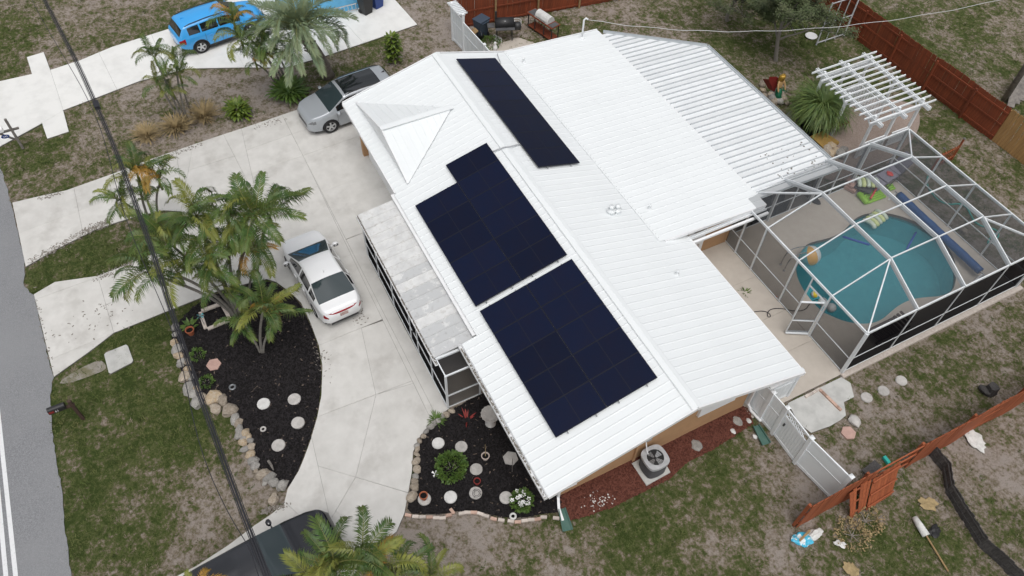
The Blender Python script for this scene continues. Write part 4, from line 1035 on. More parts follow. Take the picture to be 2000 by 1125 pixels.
def crown(root, head, kinds, n, scale, seed, az0=0, el=(.0, .5), up=2):
    rnd = random.Random(seed)
    for k in range(n):
        c = kinds[k % len(kinds)]; az = az0+k*2.399+rnd.uniform(-.3, .3)
        me = FR[c][rnd.randrange(4)]
        tilt = rnd.uniform(*el) if c != 'o' else -.25
        if k < up: tilt = -.55
        M = Matrix.Translation(head+Vector((0, 0, rnd.uniform(-.05, .1)))) @ Matrix.Rotation(az, 4, 'Z') @ Matrix.Rotation(tilt, 4, 'Y') @ Matrix.Rotation(rnd.uniform(-.35, .35), 4, 'X') @ Matrix.Scale(scale*rnd.uniform(.8, 1.12), 4)
        place('frond', me, root, M)
def trunk(root, a, b, r0, r1, bow, m='bark_palm', name='stem'):
    pts = []
    for k in range(9):
        t = k/8; p = a.lerp(b, t); p.z = a.z+(b.z-a.z)*t
        p += Vector(((b-a).x*(t*t-t)*bow, (b-a).y*(t*t-t)*bow, 0)); pts.append(p)
    rr = [lerp(r0, r1, k/8)*(1.15 if k == 0 else 1) for k in range(9)]
    return MB().tube(pts, rr, 8).build(name, m, root, smooth=True)
def palm(label, heads, group='feathery palms in the front yards', cat='palm'):
    """heads: (base px, head px, z, kinds, n, scale)"""
    b0 = G(*heads[0][0]); root = thing('palm_tree', label, cat, b0, 0, group)
    for i, (bp, hp, z, kinds, n, sc) in enumerate(heads):
        b = G(*bp); b.z = -.05; h = G(*hp, z)
        trunk(root, b, h, .055*sc+.01, .042*sc+.01, .8)
        cs = MB().tube([h+Vector((0, 0, -.35)), h, h+Vector((0, 0, .12))], [.045*sc+.01, .06*sc+.01, .02], 7).build('crown_shaft', 'leaf_yellow', root, smooth=True)
        crown(root, h+Vector((0, 0, .05)), kinds, n, sc, i*7+len(label), az0=i*1.3)
    return root
palm('slender palm clump with bare pale stems rising from tan grass', [((356, 236), (303, 116), 3.6, 'gggy', 8, .68), ((366, 234), (343, 118), 3.3, 'ggg', 7, .62), ((374, 224), (352, 150), 2.6, 'ggyg', 7, .62), ((350, 238), (312, 168), 2.2, 'gyg', 7, .60), ((362, 232), (338, 182), 1.8, 'yg', 6, .55)])
palm('palm clump crowded against the large feather palm by the white driveway', [((548, 166), (458, 48), 3.9, 'gygo', 8, .75), ((556, 165), (472, 82), 3.3, 'gggyg', 9, .78), ((560, 163), (515, 98), 3.0, 'gggg', 9, .75), ((566, 164), (543, 112), 2.8, 'ggyg', 8, .75), ((540, 170), (500, 125), 2.1, 'ggo', 7, .7)])
palm('small palm clump with a golden frond on the grass strip', [((298, 446), (270, 346), 3.3, 'gyggo', 9, .78), ((316, 444), (312, 358), 3.0, 'ogyog', 8, .74), ((290, 448), (243, 396), 2.5, 'gggy', 9, .74), ((310, 446), (290, 398), 2.3, 'gyg', 7, .66)])
palm('widest palm clump with many leaning stems, spreading from the mulch island', [((471, 620), (498, 424), 4.9, 'gyggg', 11, .95), ((508, 560), (528, 428), 4.2, 'gggyg', 10, .92), ((470, 618), (446, 432), 4.7, 'gggg', 10, .9), ((468, 620), (385, 428), 4.6, 'gygg', 10, .9), ((466, 622), (402, 480), 4.0, 'gggy', 10, .9), ((464, 624), (352, 540), 3.2, 'gygg', 10, .95), ((462, 624), (292, 535), 3.4, 'gggy', 10, .92), ((474, 618), (480, 480), 3.8, 'ggyg', 9, .85), ((490, 600), (505, 505), 2.9, 'oyog', 7, .72), ((476, 626), (440, 560), 2.4, 'ggyg', 8, .75), ((466, 622), (325, 470), 4.0, 'gygg', 9, .9), ((468, 618), (420, 520), 3.6, 'gggg', 8, .8)])
palm('young palm with a short forked trunk on the black mulch', [((513, 692), (514, 606), 2.3, 'ggyg', 9, .85), ((515, 692), (545, 620), 2.0, 'ggo', 6, .72), ((510, 692), (478, 632), 1.6, 'gyg', 6, .65)])
palm('palm clump cut off by the lower edge, over the black SUV', [((690, 1230), (650, 1106), 4.6, 'gyggg', 10, .85), ((700, 1235), (706, 1090), 4.6, 'yggg', 8, .75), ((720, 1240), (742, 1118), 4.2, 'goyg', 9, .75), ((680, 1250), (618, 1150), 4.0, 'gyog', 9, .8)])
palm('palm clump at the lower edge beside the dry lawn', [((830, 1240), (785, 1120), 3.8, 'gyg', 8, .72), ((845, 1240), (840, 1140), 3.4, 'gyg', 8, .7)])
palm('palm tips poking in at the lower edge behind the black SUV', [((430, 1260), (398, 1158), 3.0, 'ygo', 8, .55)])
# large feather palm with a thick trunk
b = G(640, 148); root = thing('palm_tree', 'large blue-green feather palm with a thick leaning trunk', 'palm', b, 0, 'feathery palms in the front yards')
h = G(585, 62, 3.4); trunk(root, Vector((b.x, b.y, -.1)), h, .34, .26, .5, 'bark_rough', 'trunk')
rnd = random.Random(5)
for k in range(46):
    az = k*2.399; lev = k/46
    M = Matrix.Translation(h+Vector((0, 0, .1*(1-lev)))) @ Matrix.Rotation(az, 4, 'Z') @ Matrix.Rotation(lerp(-.35, .75, lev**.8), 4, 'Y') @ Matrix.Rotation(rnd.uniform(-.3, .3), 4, 'X') @ Matrix.Scale(rnd.uniform(.85, 1.08), 4)
    place('frond', FR['b'][k % 4], root, M)
for k in range(22):
    a = k*2.4; z = .3+.14*k; p = Vector((b.x, b.y, 0)).lerp(h, z/3.4); d = Vector((math.cos(a), math.sin(a), .5))
    MB().bar(p+d*.2, p+d*.38, .07, .05).build('leaf_base', 'bark_rough', root)

def blade_plant(name, label, px, cat, n, L, m, spread=(.3, 1.2), w=.05, seed=1, h0=0, group=None, seg=4, curve=1.5, base=.12, lo=.6):
    """rosette of strap leaves"""
    rnd = random.Random(seed); b = G(*px); root = thing(name, label, cat, b, 0, group); mb = MB()
    for k in range(n):
        az = rnd.uniform(0, 6.283); e = math.pi/2-rnd.uniform(*spread); l_ = L*rnd.uniform(.65, 1.1)
        p = b+Vector((math.cos(az), math.sin(az), 0))*rnd.uniform(0, base)+Vector((0, 0, h0*rnd.uniform(lo, 1.0))); side = Vector((-math.sin(az), math.cos(az), 0))
        pts = [p]; cv = curve*rnd.uniform(.6, 1.3)
        for s in range(seg):
            a = e-cv*((s+.5)/seg)**1.3; p = p+Vector((math.cos(az)*math.cos(a), math.sin(az)*math.cos(a), math.sin(a)))*l_/seg; pts.append(p)
        ww = w*rnd.uniform(.7, 1.2); vs = []
        for s, q in enumerate(pts): k_ = ww*(.55+.9*math.sin(math.pi*min(1, .15+s/seg*.85)))*(1 if s < seg else .12); vs += [q-side*k_, q+side*k_]
        mb.add(vs, [(2*s, 2*s+1, 2*s+3, 2*s+2) for s in range(seg)])
    mb.build('foliage', m, root)
    MB().lathe([(min(base, .3)*.6, -.05), (min(base, .3)*.45, h0*.5+.02), (min(base, .3)*.2, h0+.02)], b, 8).build('base', 'bark_rough', root)
    return root
blade_plant('ornamental_grass', 'dry tan grass clump nearest the lower driveway', (289, 268), 'grass clump', 260, .75, 'straw', (.1, 1.0), .012, 1, group='dry tan grass clumps', curve=1.0, base=.2)
blade_plant('ornamental_grass', 'dry tan grass clump left of the bare palm stems', (345, 252), 'grass clump', 300, .85, 'straw', (.1, 1.0), .012, 2, group='dry tan grass clumps', curve=1.0, base=.25)
blade_plant('ornamental_grass', 'dry tan grass clump right of the bare palm stems', (400, 232), 'grass clump', 300, .95, 'straw', (.1, .9), .012, 3, group='dry tan grass clumps', curve=1.0, base=.22)
blade_plant('cordyline', 'yellow-green broad-leaved plant alone on the grass strip', (468, 226), 'shrub', 190, .52, 'leaf_croton', (.15, 1.2), .045, 4, .5, curve=1.5, base=.30, lo=.1)
blade_plant('cordyline', 'tall yellow-green leafy shrub beside the silver SUV', (770, 122), 'shrub', 260, .36, 'leaf_croton', (.2, 1.3), .045, 5, 1.5, curve=1.2, base=.26, lo=.08)
blade_plant('fern', 'dark green leafy undergrowth at the foot of the palm clump', (566, 188), 'shrub', 260, .75, 'leaf_shrub', (.3, 1.25), .04, 6, .3, curve=1.2, base=.5)
blade_plant('ponytail_plant', 'big mound of drooping strap leaves beside the pergola', (1592, 240), 'shrub', 1500, 1.75, 'leaf_strap', (.05, 1.2), .011, 7, 1.0, curve=2.3, base=.42, seg=6)
blade_plant('grass_tuft', 'small green grass tuft among the rocks by the porch', (851, 822), 'plant', 60, .35, 'leaf_shrub', (.1, 1.0), .012, 8, curve=1.0)
blade_plant('red_plant', 'red-leaved spiky plant on the black mulch', (912, 822), 'plant', 12, .45, 'red_cloth', (.5, 1.4), .02, 9, curve=.6)
blade_plant('potted_plant', 'green plant beside the red pot in the mulch island', (372, 640), 'plant', 40, .4, 'leaf_shrub', (.2, 1.2), .03, 10, curve=1.2)
def shrub(name, label, px, r, h, n, m, leaf=.07, cat='shrub', seed=1, flowers=0, group=None):
    rnd = random.Random(seed); b = G(*px); root = thing(name, label, cat, b, 0, group); mb = MB(); fl = []
    for k in range(n):
        u = Vector((rnd.gauss(0, 1), rnd.gauss(0, 1), rnd.gauss(0, 1))).normalized(); rad = rnd.uniform(.45, 1)**.5*(1+.25*noise.noise(u*2.2+Vector((seed, 0, 0))))
        p = b+Vector((u.x*r*rad, u.y*r*rad, h*.5+u.z*h*.5*rad))
        if p.z < .02: continue
        d = (u+Vector((rnd.uniform(-.7, .7), rnd.uniform(-.7, .7), rnd.uniform(-.2, .8)))).normalized(); s = d.cross(Vector((rnd.uniform(-1, 1), rnd.uniform(-1, 1), 1))).normalized(); l_ = leaf*rnd.uniform(.7, 1.4)
        mb.add([p, p+d*l_*.5+s*l_*.28, p+d*l_, p+d*l_*.5-s*l_*.28], [(0, 1, 2, 3)])
        if u.z > .2 and len(fl) < flowers and rnd.random() < .12: fl.append(p+u*.04)
    mb.build('foliage', m, root)
    st = MB()
    for k in range(6):
        a = k*1.05; st.tube([b, b+Vector((math.cos(a)*r*.5, math.sin(a)*r*.5, h*.55))], [.02, .006], 5)
    st.build('stems', 'twig', root)
    for p in fl:
        f = MB()
        for k in range(5):
            a = k*1.2566; d = Vector((math.cos(a), math.sin(a), .25)); s = Vector((-math.sin(a), math.cos(a), 0))
            f.add([p, p+d*.05+s*.03, p+d*.085, p+d*.05-s*.03], [(0, 1, 2, 3)])
        f.build('flower', 'white_gloss', root)
    return root
shrub('shrub', 'round bright green shrub between the stepping stones', (882, 920), .52, .75, 1500, 'leaf_shrub', .09, seed=2)
shrub('flowering_shrub', 'green shrub with white blossoms at the house corner', (1019, 985), .36, .6, 700, 'leaf_shrub', .09, seed=3, flowers=12)
shrub('small_shrub', 'small green seedling above the pink hexagon stone', (388, 697), .27, .3, 260, 'leaf_shrub', .08, cat='plant', seed=4)
shrub('small_shrub', 'small green seedling below the pink hexagon stone', (405, 750), .25, .3, 240, 'leaf_shrub', .08, cat='plant', seed=5)
# sparse tree behind the patio roof
def tree(label, px, H, seed, lean, spread=1.0, leaves=5200):
    rnd = random.Random(seed); b = G(*px); root = thing('tree', label, 'tree', b); tips = []
    tr_ = MB(); br = MB()
    def grow(p, d, l, r, lev):
        pts = [p]; q = p
        for s in range(4):
            d = (d+Vector((rnd.uniform(-.22, .22), rnd.uniform(-.22, .22), rnd.uniform(-.08, .14)))).normalized(); q = q+d*l/4; pts.append(q)
            if lev >= 2: tips.append((q, d))
        (tr_ if lev == 0 else br).tube(pts, [lerp(r, r*.55, k/4) for k in range(5)], 7 if lev < 2 else 4, cap=False)
        if lev < 4:
            for k in range((5, 4, 3, 3)[lev]):
                t = rnd.uniform(.35, 1); s_ = pts[min(4, int(t*4)+1)]
                a = rnd.uniform(0, 6.283); nd = (d*.5+Vector((math.cos(a), math.sin(a), rnd.uniform(-.05, .6)))*.8*spread).normalized()
                grow(s_, nd, l*rnd.uniform(.55, .78), r*.5, lev+1)
    grow(b+Vector((0, 0, -.1)), Vector((*lean, 1)).normalized(), H*.42, .12, 0)
    tr_.build('trunk', 'twig', root, smooth=True); bo = br.build('branches', 'twig', root, smooth=True)
    lf = MB()
    for k in range(leaves):
        p, d = rnd.choice(tips); p = p+Vector((rnd.gauss(0, .12), rnd.gauss(0, .12), rnd.gauss(0, .10)))
        e = Vector((rnd.uniform(-1, 1), rnd.uniform(-1, 1), rnd.uniform(-.3, .5))).normalized(); s = e.cross(Vector((0, 0, 1))).normalized(); l_ = rnd.uniform(.06, .13)
        lf.add([p, p+e*l_*.5+s*l_*.3, p+e*l_, p+e*l_*.5-s*l_*.3], [(0, 1, 2, 3)])
    o = lf.build('crown', 'leaf_tree', root); o['kind'] = 'stuff'
    return root
tree('thin open-crowned tree with grey twigs behind the patio roof', (1516, 118), 6.6, 11, (.12, .2), 1.45, 26000)
tree('leafy young tree at the top edge behind the patio roof', (1420, 40), 4.8, 12, (0, .1), 1.4, 14000)

# grass blades: one mass, denser where the lawn is green
driveP = GL(drv_top+drv_right+drv_left+drv_low); nbP = GL(nb)
blk = [driveP, nbP, isl, bd2, bd3, grv, road_poly, GL(patch)]
bbx = [(min(p[0] for p in q), max(p[0] for p in q), min(p[1] for p in q), max(p[1] for p in q), q) for q in blk]
def blocked(x, y):
    if 8.6 < x < 27 and -18.8 < y < -7.2: return True
    if 7.7 < x < 15.7 and -28.2 < y < -14.4: return True
    if 13 < x < 27 and -24 < y < -4.9: return True
    return any(a < x < b and c < y < d and inside((x, y), q) for a, b, c, d, q in bbx)
rnd = random.Random(21); gm = MB(); dm_ = MB(); cnt = 0
Mi = cam.matrix_world.inverted()
for k in range(160000):
    x, y = rnd.uniform(-1, 47), rnd.uniform(-46, 11)
    v = Mi @ Vector((x, y, 0)); u_, w_ = v.x/-v.z*FPX, v.y/-v.z*FPX
    if abs(u_) > 1050 or abs(w_) > 620: continue
    g = green(x, y)+rnd.uniform(-.15, .15)+.55*noise.noise(Vector((x*2.6, y*2.6, 7)))+.3*noise.noise(Vector((x*6.5, y*6.5, 3)))
    if g < .30 or rnd.random() > (g-.25)*1.5: continue
    if blocked(x, y): continue
    tgt = gm if g > .47 else dm_; cnt += 1
    big = rnd.random() < .35
    for q in range(9 if big else 4):
        a = rnd.uniform(0, 6.283); l_ = rnd.uniform(.08, .17) if big else rnd.uniform(.04, .10); d = Vector((math.cos(a)*rnd.uniform(.3, 1), math.sin(a)*rnd.uniform(.3, 1), rnd.uniform(.35, 1))).normalized(); s = Vector((-math.sin(a), math.cos(a), 0))*rnd.uniform(.010, .022)
        p = Vector((x+rnd.gauss(0, .05), y+rnd.gauss(0, .05), -.03))
        tgt.add([p-s, p+s, p+d*l_], [(0, 1, 2)])
mat('grass_blade', (.090, .120, .034), .8, c2=(.155, .160, .062), scale=.9, lo=.4, hi=.65, spec=.2, c3=(.05, .072, .02), s3=4)
mat('grass_dry', (.26, .22, .16), .9, c2=(.14, .13, .075), scale=1.1, lo=.4, hi=.65, spec=.2)
tag(gm.build('grass', 'grass_blade'), 'short green grass growing over the lawns', 'grass', kind='stuff')
tag(dm_.build('dry_grass', 'grass_dry'), 'thin dry grass in the bare parts of the lawns', 'grass', kind='stuff')
# ---------------------------------------------------------------- fences
def picket_mesh(w, h, t, m, name='picket', top=True):
    mb = MB(); mb.add([(-w/2, -t/2, 0), (w/2, -t/2, 0), (w/2, t/2, 0), (-w/2, t/2, 0), (-w/2, -t/2, h-.03), (w/2, -t/2, h-.03), (w/2, t/2, h-.03), (-w/2, t/2, h-.03), (-w/2+.03, -t/2, h), (w/2-.03, -t/2, h), (w/2-.03, t/2, h), (-w/2+.03, t/2, h)],
        [(0, 1, 5, 4), (1, 2, 6, 5), (2, 3, 7, 6), (3, 0, 4, 7), (4, 5, 9, 8), (5, 6, 10, 9), (6, 7, 11, 10), (7, 4, 8, 11), (8, 9, 10, 11)])
    me = bpy.data.meshes.new(name); me.from_pydata([tuple(v) for v in mb.v], [], mb.f); me.materials.append(MATS[m]); return me
def board_fence(name, label, p, q, h, m, rails=(.25, .95, 1.6), side=1, pw_=.14, gap=.004, post=2.4, postm=None, wob=.01, group='wooden board fences', lean=0, rough=.02, posts=True, skip=()):
    p, q = Vector(p), Vector(q); d = (q-p); L = d.length; d.normalize(); nrm = Vector((-d.y, d.x, 0))*side
    root = thing(name, label, 'fence', p.lerp(q, .5), 0, group)
    me = picket_mesh(pw_, h, .02, m); n = int(L/(pw_+gap)); ang = math.atan2(d.y, d.x)
    LM = Matrix.Rotation(ang, 4, 'Z') @ Matrix.Rotation(lean, 4, 'X') @ Matrix.Rotation(-ang, 4, 'Z')
    for k in range(n):
        if k in skip: continue
        c = p+d*(k+.5)*(L/n)
        c = c+nrm*(.12*noise.noise(Vector((k*.06, 3, 0))))
        M = Matrix.Translation(c+Vector((0, 0, random.uniform(-rough, rough)))) @ LM @ Matrix.Rotation(ang+random.uniform(-.03, .03), 4, 'Z') @ Matrix.Rotation(random.uniform(-wob, wob), 4, 'Y')
        place('picket', me, root, M)
    for z in rails:
        for a, b in [(k*post, min((k+1)*post, L)) for k in range(int(math.ceil(L/post)))]:
            off = lambda s: nrm*(.12*noise.noise(Vector((s/(L/n)*.06, 3, 0))))
            pa, pb = p+d*a+off(a)+LM @ (nrm*.035+Vector((0, 0, z))), p+d*b+off(b)+LM @ (nrm*.035+Vector((0, 0, z)))
            MB().bar(pa, pb, .04, .085).build('rail', m, root)
    if posts:
        s = 0
        while s <= L+.05:
            c = p+d*min(s, L)+nrm*(.12*noise.noise(Vector((s/(L/n)*.06, 3, 0))))+nrm*.10
            MB().bar(c, c+LM @ Vector((0, 0, h-.12)), .09, .09, up=d).build('post', postm or m, root); s += post
    return root
pA, pB, pC, pD = G(1640, 5), G(1681, 83), G(1936, 274), G(2060, 380)
d_ = (pC-pB).normalized(); p0 = pB-d_*7.5
board_fence('wooden_fence', 'dark red-brown board fence behind the pergola', p0, pC, 1.9, 'wood_red', side=1 if Vector((-d_.y, d_.x, 0)).y > 0 else -1)
board_fence('wooden_fence', 'new pale pine board fence section joined to the dark red fence', pC+d_*.02, pC+d_*6, 1.9, 'wood_pine', side=-1 if Vector((-d_.y, d_.x, 0)).y > 0 else 1, posts=True, wob=.02)
q0, q1 = G(903, 54), G(1058, 26); e_ = (q1-q0).normalized()
board_fence('wooden_fence', 'red-brown board fence with yellow pine posts behind the barbecue', q0-e_*.6, q0+e_*9.5, 1.85, 'wood_red', postm='wood_post', rails=(.15, .95), side=1 if Vector((-e_.y, e_.x, 0)).x < 0 else -1, post=2.45)
r0, r1 = G(1554, 1031), G(2000, 786); f_ = (r1-r0).normalized()
board_fence('wooden_fence', 'weathered orange-red board fence with broken boards beside the white gate', r0, r0+f_*13.5, 1.8, 'wood_orange', rails=(.3, 1.0, 1.6), side=1 if Vector((-f_.y, f_.x, 0)).x > 0 else -1, wob=.03, rough=.05, skip=set(range(19, 33)))
# two fallen sections
def fallen(label, A, B, C, D, n, m, rails):
    """A,B bottom corners, C,D top corners (C above A)"""
    root = thing('fence_section', label, 'fence', (A+B)/2, 0, 'fallen fence sections')
    up = (C-A).cross(B-A).normalized()
    for k in range(n):
        t0, t1 = k/n, (k+.93)/n
        a, b, c, d = A.lerp(B, t0), A.lerp(B, t1), C.lerp(D, t0), C.lerp(D, t1)
        j = (C-A)*random.uniform(-.04, .04); a, b = a+j*.5, b+j*.5; c, d = c+j, d+j
        if rails and k == 2: continue
        e = up*.02
        MB().add([a, b, d, c, a+e, b+e, d+e, c+e], [(0, 1, 2, 3), (7, 6, 5, 4), (0, 4, 5, 1), (1, 5, 6, 2), (2, 6, 7, 3), (3, 7, 4, 0)]).build('picket', m, root)
    for t in (.12, .5, .9):
        s = -1 if rails else 1
        MB().bar(A.lerp(C, t)-up*.03*s*(1 if up.x > 0 else -1), B.lerp(D, t)-up*.03*s*(1 if up.x > 0 else -1), .04, .08).build('rail', m, root)
fallen('broken fence section leaning outward with its boards outermost', G(1692, 997, .02), G(1742, 966, .02), G(1706, 936, 1.25), G(1759, 902, 1.35), 8, 'wood_orange', False)
fallen('broken fence section leaning outward with rails showing and a board missing', G(1661, 1014, .02), G(1690, 993, .02), G(1660, 962, 1.15), G(1703, 936, 1.3), 6, 'wood_orange', True)
# old dark fence that bends
tp = [(1826, 868), (1857, 903), (1864, 945), (1893, 993), (1930, 1051), (1964, 1083), (2000, 1118), (2060, 1180)]
root = thing('old_fence', 'rotten grey-black board fence winding toward the lower right corner', 'fence', G(1850, 980), 0, 'wooden board fences')
pts = [G(x, y, .65) for x, y in tp]; me = picket_mesh(.165, .65, .022, 'wood_grey')
for a, b in zip(pts, pts[1:]):
    L_ = (b-a).length; n_ = max(1, int(L_/.135)); ang = math.atan2(b.y-a.y, b.x-a.x)
    for k in range(n_):
        c = a.lerp(b, (k+.5)/n_); c.z = random.uniform(-.03, .03)
        place('picket', me, root, Matrix.Translation(c) @ Matrix.Rotation(ang+random.uniform(-.06, .06), 4, 'Z') @ Matrix.Rotation(random.uniform(-.015, .015), 4, 'X'))
    for z in (.2, .5): MB().bar(Vector((a.x, a.y, z))+Vector((.04, 0, 0)), Vector((b.x, b.y, z))+Vector((.04, 0, 0)), .04, .08).build('rail', 'wood_grey', root)
# short picket panel on the back lawn
a, b = G(1858, 312), G(1838, 322); b = a+(b-a).normalized()*1.35
root = thing('picket_panel', 'short orange-brown picket panel standing alone behind the cage', 'fence', a)
for k in range(9):
    c = a.lerp(b, k/8); top = c+Vector((0, 0, .95 if k else 1.25))
    MB().bar(c, top, .07 if k in (0, 8) else .035, .07 if k in (0, 8) else .03).build('picket', 'wood_orange', root)
for z in (.25, .8): MB().bar(a+Vector((0, 0, z)), b+Vector((0, 0, z)), .04, .06).build('rail', 'wood_orange', root)
for c in (a, b): MB().rock(c+Vector((0, 0, 1.3)), (.07, .07, .06), 3, 1, .05).build('post_cap', 'rock_dark', root)

def vinyl_run(root, p, q, h, lattice=0.0, name='panel', boards=6):
    """framed vinyl privacy panel between two posts; lattice = height of the open top"""
    p, q = Vector(p), Vector(q); d = (q-p).normalized(); nrm = Vector((-d.y, d.x, 0)); hh = h-lattice
    U = lambda z: Vector((0, 0, z))
    L_ = (q-p).length
    for k in range(boards):
        a, b = p.lerp(q, k/boards), p.lerp(q, (k+1)/boards-.01)
        MB().bar((a+b)/2+U(.14), (a+b)/2+U(hh-.1), (b-a).length, .022, up=nrm).build('board', 'vinyl_panel', root)
    for z, w in ((.10, .14), (hh-.05, .14))+(((h-.03, .09),) if lattice else ((hh*.63, .05),)):
        MB().bar(p+U(z), q+U(z), .045, w).build('rail', 'vinyl', root)
    if lattice:
        n_ = int(L_/.16)
        for s in (1, -1):
            for k in range(-2, n_+1):
                t0, t1 = k*.16, k*.16+lattice*.9
                x0, x1 = (t0, t1) if s > 0 else (t1, t0)
                if min(x0, x1) < 0 or max(x0, x1) > L_: continue
                MB().bar(p+d*x0+U(hh+.02)+nrm*.008*s, p+d*x1+U(h-.08)+nrm*.008*s, .012, .03, up=nrm).build('lattice_slat', 'vinyl', root)
def vpost(root, p, h, w=.13):
    mb = MB(); mb.box(Vector(p)+Vector((0, 0, h/2)), (w, w, h)); o = mb.build('post', 'vinyl', root)
    mb = MB(); b = Vector(p)+Vector((0, 0, h)); s = w*.62
    mb.add([b+Vector((x*s, y*s, 0)) for x, y in ((-1, -1), (1, -1), (1, 1), (-1, 1))]+[b+Vector((x*s, y*s, .03)) for x, y in ((-1, -1), (1, -1), (1, 1), (-1, 1))]+[b+Vector((0, 0, .09))], [(0, 1, 5, 4), (1, 2, 6, 5), (2, 3, 7, 6), (3, 0, 4, 7), (4, 5, 8), (5, 6, 8), (6, 7, 8), (7, 4, 8), (3, 2, 1, 0)])
    mb.build('post_cap', 'vinyl', o)
P1, P2, P3, P4 = G(1482.7, 818), G(1508, 847), G(1552, 904), G(1624, 977)
dn = (P4-P1).normalized(); P0 = P1-dn*.85
vf = thing('vinyl_fence', 'white vinyl fence with a latticed gate beside the tan wall', 'fence', P2, 0, 'white vinyl fences')
for p in (P1, P2, P3, P4): vpost(vf, p, 1.85)
vpost(vf, P0, 1.85)
vinyl_run(vf, P0, P1, 1.78, boards=5); vinyl_run(vf, P1, P2, 1.78, boards=5); vinyl_run(vf, P3, P4, 1.78, boards=1)
gt = bpy.data.objects.new('gate', None); COL.objects.link(gt); gt.parent = vf; MW[gt.name] = MW[vf.name]
vinyl_run(gt, P2+dn*.09, P3-dn*.09, 1.80, .36, boards=9)
MB().box(P2+dn*.2+Vector((-.02, .05, 1.05)), (.05, .06, .12)).build('latch', 'dark_metal', gt)
og = thing('open_gate', 'open white vinyl gate leaf standing over the walk', 'gate', P1-dn*.05+Vector((0, -.15, 0)), 0, 'white vinyl fences')
e0, e1 = P1+Vector((.35, -.3, 0)), P1+Vector((.30, -1.45, 0)); vinyl_run(og, e0, e1, 1.75, boards=6); vpost(og, e1+Vector((0, -.05, 0)), 1.8, .11)
W0, W1 = Vector((33.25, -14.3, 0)), Vector((32.1, -14.38, 0)); W2 = Vector((29.9, -14.5, 0)); W3 = Vector((27.65, -14.55, 0))
vf2 = thing('vinyl_fence', 'white vinyl fence and lattice-topped gate beside the barbecue corner', 'fence', W1, 0, 'white vinyl fences')
for p in (W0, W1): vpost(vf2, p, 2.2)
vpost(vf2, W2, 1.8)
vinyl_run(vf2, W1, W2, 1.75, boards=6); vinyl_run(vf2, W2, W3, 1.75, boards=6)
gt = bpy.data.objects.new('gate', None); COL.objects.link(gt); gt.parent = vf2; MW[gt.name] = MW[vf2.name]
vinyl_run(gt, W0+(W1-W0)*.06, W0+(W1-W0)*.94, 1.85, boards=4)
for k in range(9):
    c = W0.lerp(W1, k/8)+Vector((0, 0, 2.24)); MB().box(c, (.05, .5, .07)).build('arbor_slat', 'vinyl', vf2)
for s in (-.12, .12): MB().bar(W0+Vector((0, s, 2.16)), W1+Vector((0, s, 2.16)), .04, .09).build('arbor_beam', 'vinyl', vf2)

# ---------------------------------------------------------------- pergola
S00, S01, S10, S11 = G(1586, 143, 2.42), G(1712, 101, 2.42), G(1698, 242, 2.42), G(1828, 195, 2.42)
pg = thing('pergola', 'white slatted pergola with lattice sides beside the pool cage', 'pergola', (S00+S11)/2*1.0-Vector((0, 0, 2.42)))
def PQ(u, v, z=0): p = S00.lerp(S10, u).lerp(S01.lerp(S11, u), v); return Vector((p.x, p.y, z))
for k in range(13):
    u = k/12; MB().bar(PQ(u, 0, 2.42), PQ(u, 1, 2.42), .045, .09).build('rafter', 'vinyl', pg)
for v in (.14, .5, .86):
    for s in (-.013, .013): MB().bar(PQ(-.07, v+s, 2.28), PQ(1.07, v+s, 2.28), .04, .16).build('beam', 'vinyl', pg)
for v in (.14, .5, .86):
    for u in (.06, .5, .94):
        if (u, v) == (.5, .5): continue
        MB().bar(PQ(u, v, 0), PQ(u, v, 2.5), .11, .11, up=(1, 0, 0)).build('post', 'vinyl', pg)
        for s in (-1, 1):
            uu = u+s*.10
            if 0 <= uu <= 1: MB().bar(PQ(u, v, 1.85), PQ(uu, v, 2.2), .05, .06).build('brace', 'vinyl', pg)
def lattice(p, q, z0, z1, par, st=.14):
    p, q = Vector(p), Vector(q); d = (q-p).normalized(); L_ = (q-p).length; nrm = Vector((-d.y, d.x, 0)); H_ = z1-z0; mb = {1: MB(), -1: MB()}
    k = -int(H_/st)
    fr = MB()
    for z in (z0, z1): MB().bar(p+Vector((0, 0, z)), q+Vector((0, 0, z)), .05, .06).build('lattice_rail', 'vinyl', par)
    for s in (1, -1):
        x = -H_
        while x < L_:
            a0, a1 = x, x+H_; za, zb_ = z0, z1
            if a0 < 0: za = z0-a0; a0 = 0
            if a1 > L_: zb_ = z1-(a1-L_); a1 = L_
            if zb_-za > .05:
                if s < 0: A_, B_ = L_-a0, L_-a1
                else: A_, B_ = a0, a1
                MB().bar(p+d*A_+Vector((0, 0, za))+nrm*.008*s, p+d*B_+Vector((0, 0, zb_))+nrm*.008*s, .012, .04, up=nrm).build('lattice_slat', 'vinyl', par)
            x += st
lattice(PQ(.94, .14), PQ(.94, .5), .08, .85, pg); lattice(PQ(.94, .60), PQ(.94, .86), .08, .85, pg); lattice(PQ(.06, .14), PQ(.06, .86), .08, .9, pg); lattice(PQ(.06, .86), PQ(.5, .86), .08, .9, pg)
lattice(PQ(.94, .14), PQ(.94, .86), 1.95, 2.18, pg, .12)
lattice(PQ(.06, .14), PQ(.06, .86), 1.95, 2.18, pg, .12)
st_ = thing('garden_chair', 'dark red seat below the pergola slats', 'chair', PQ(.42, .3))
MB().box(PQ(.42, .3, .42), (.6, .6, .08)).build('seat', 'red_cloth', st_); MB().box(PQ(.42, .3, .7)+Vector((.3, 0, 0)), (.06, .6, .6)).build('backrest', 'red_cloth', st_)
for sx in (-.25, .25):
    for sy in (-.25, .25): MB().box(PQ(.42, .3, .2)+Vector((sx, sy, 0)), (.04, .04, .4)).build('leg', 'dark_metal', st_)

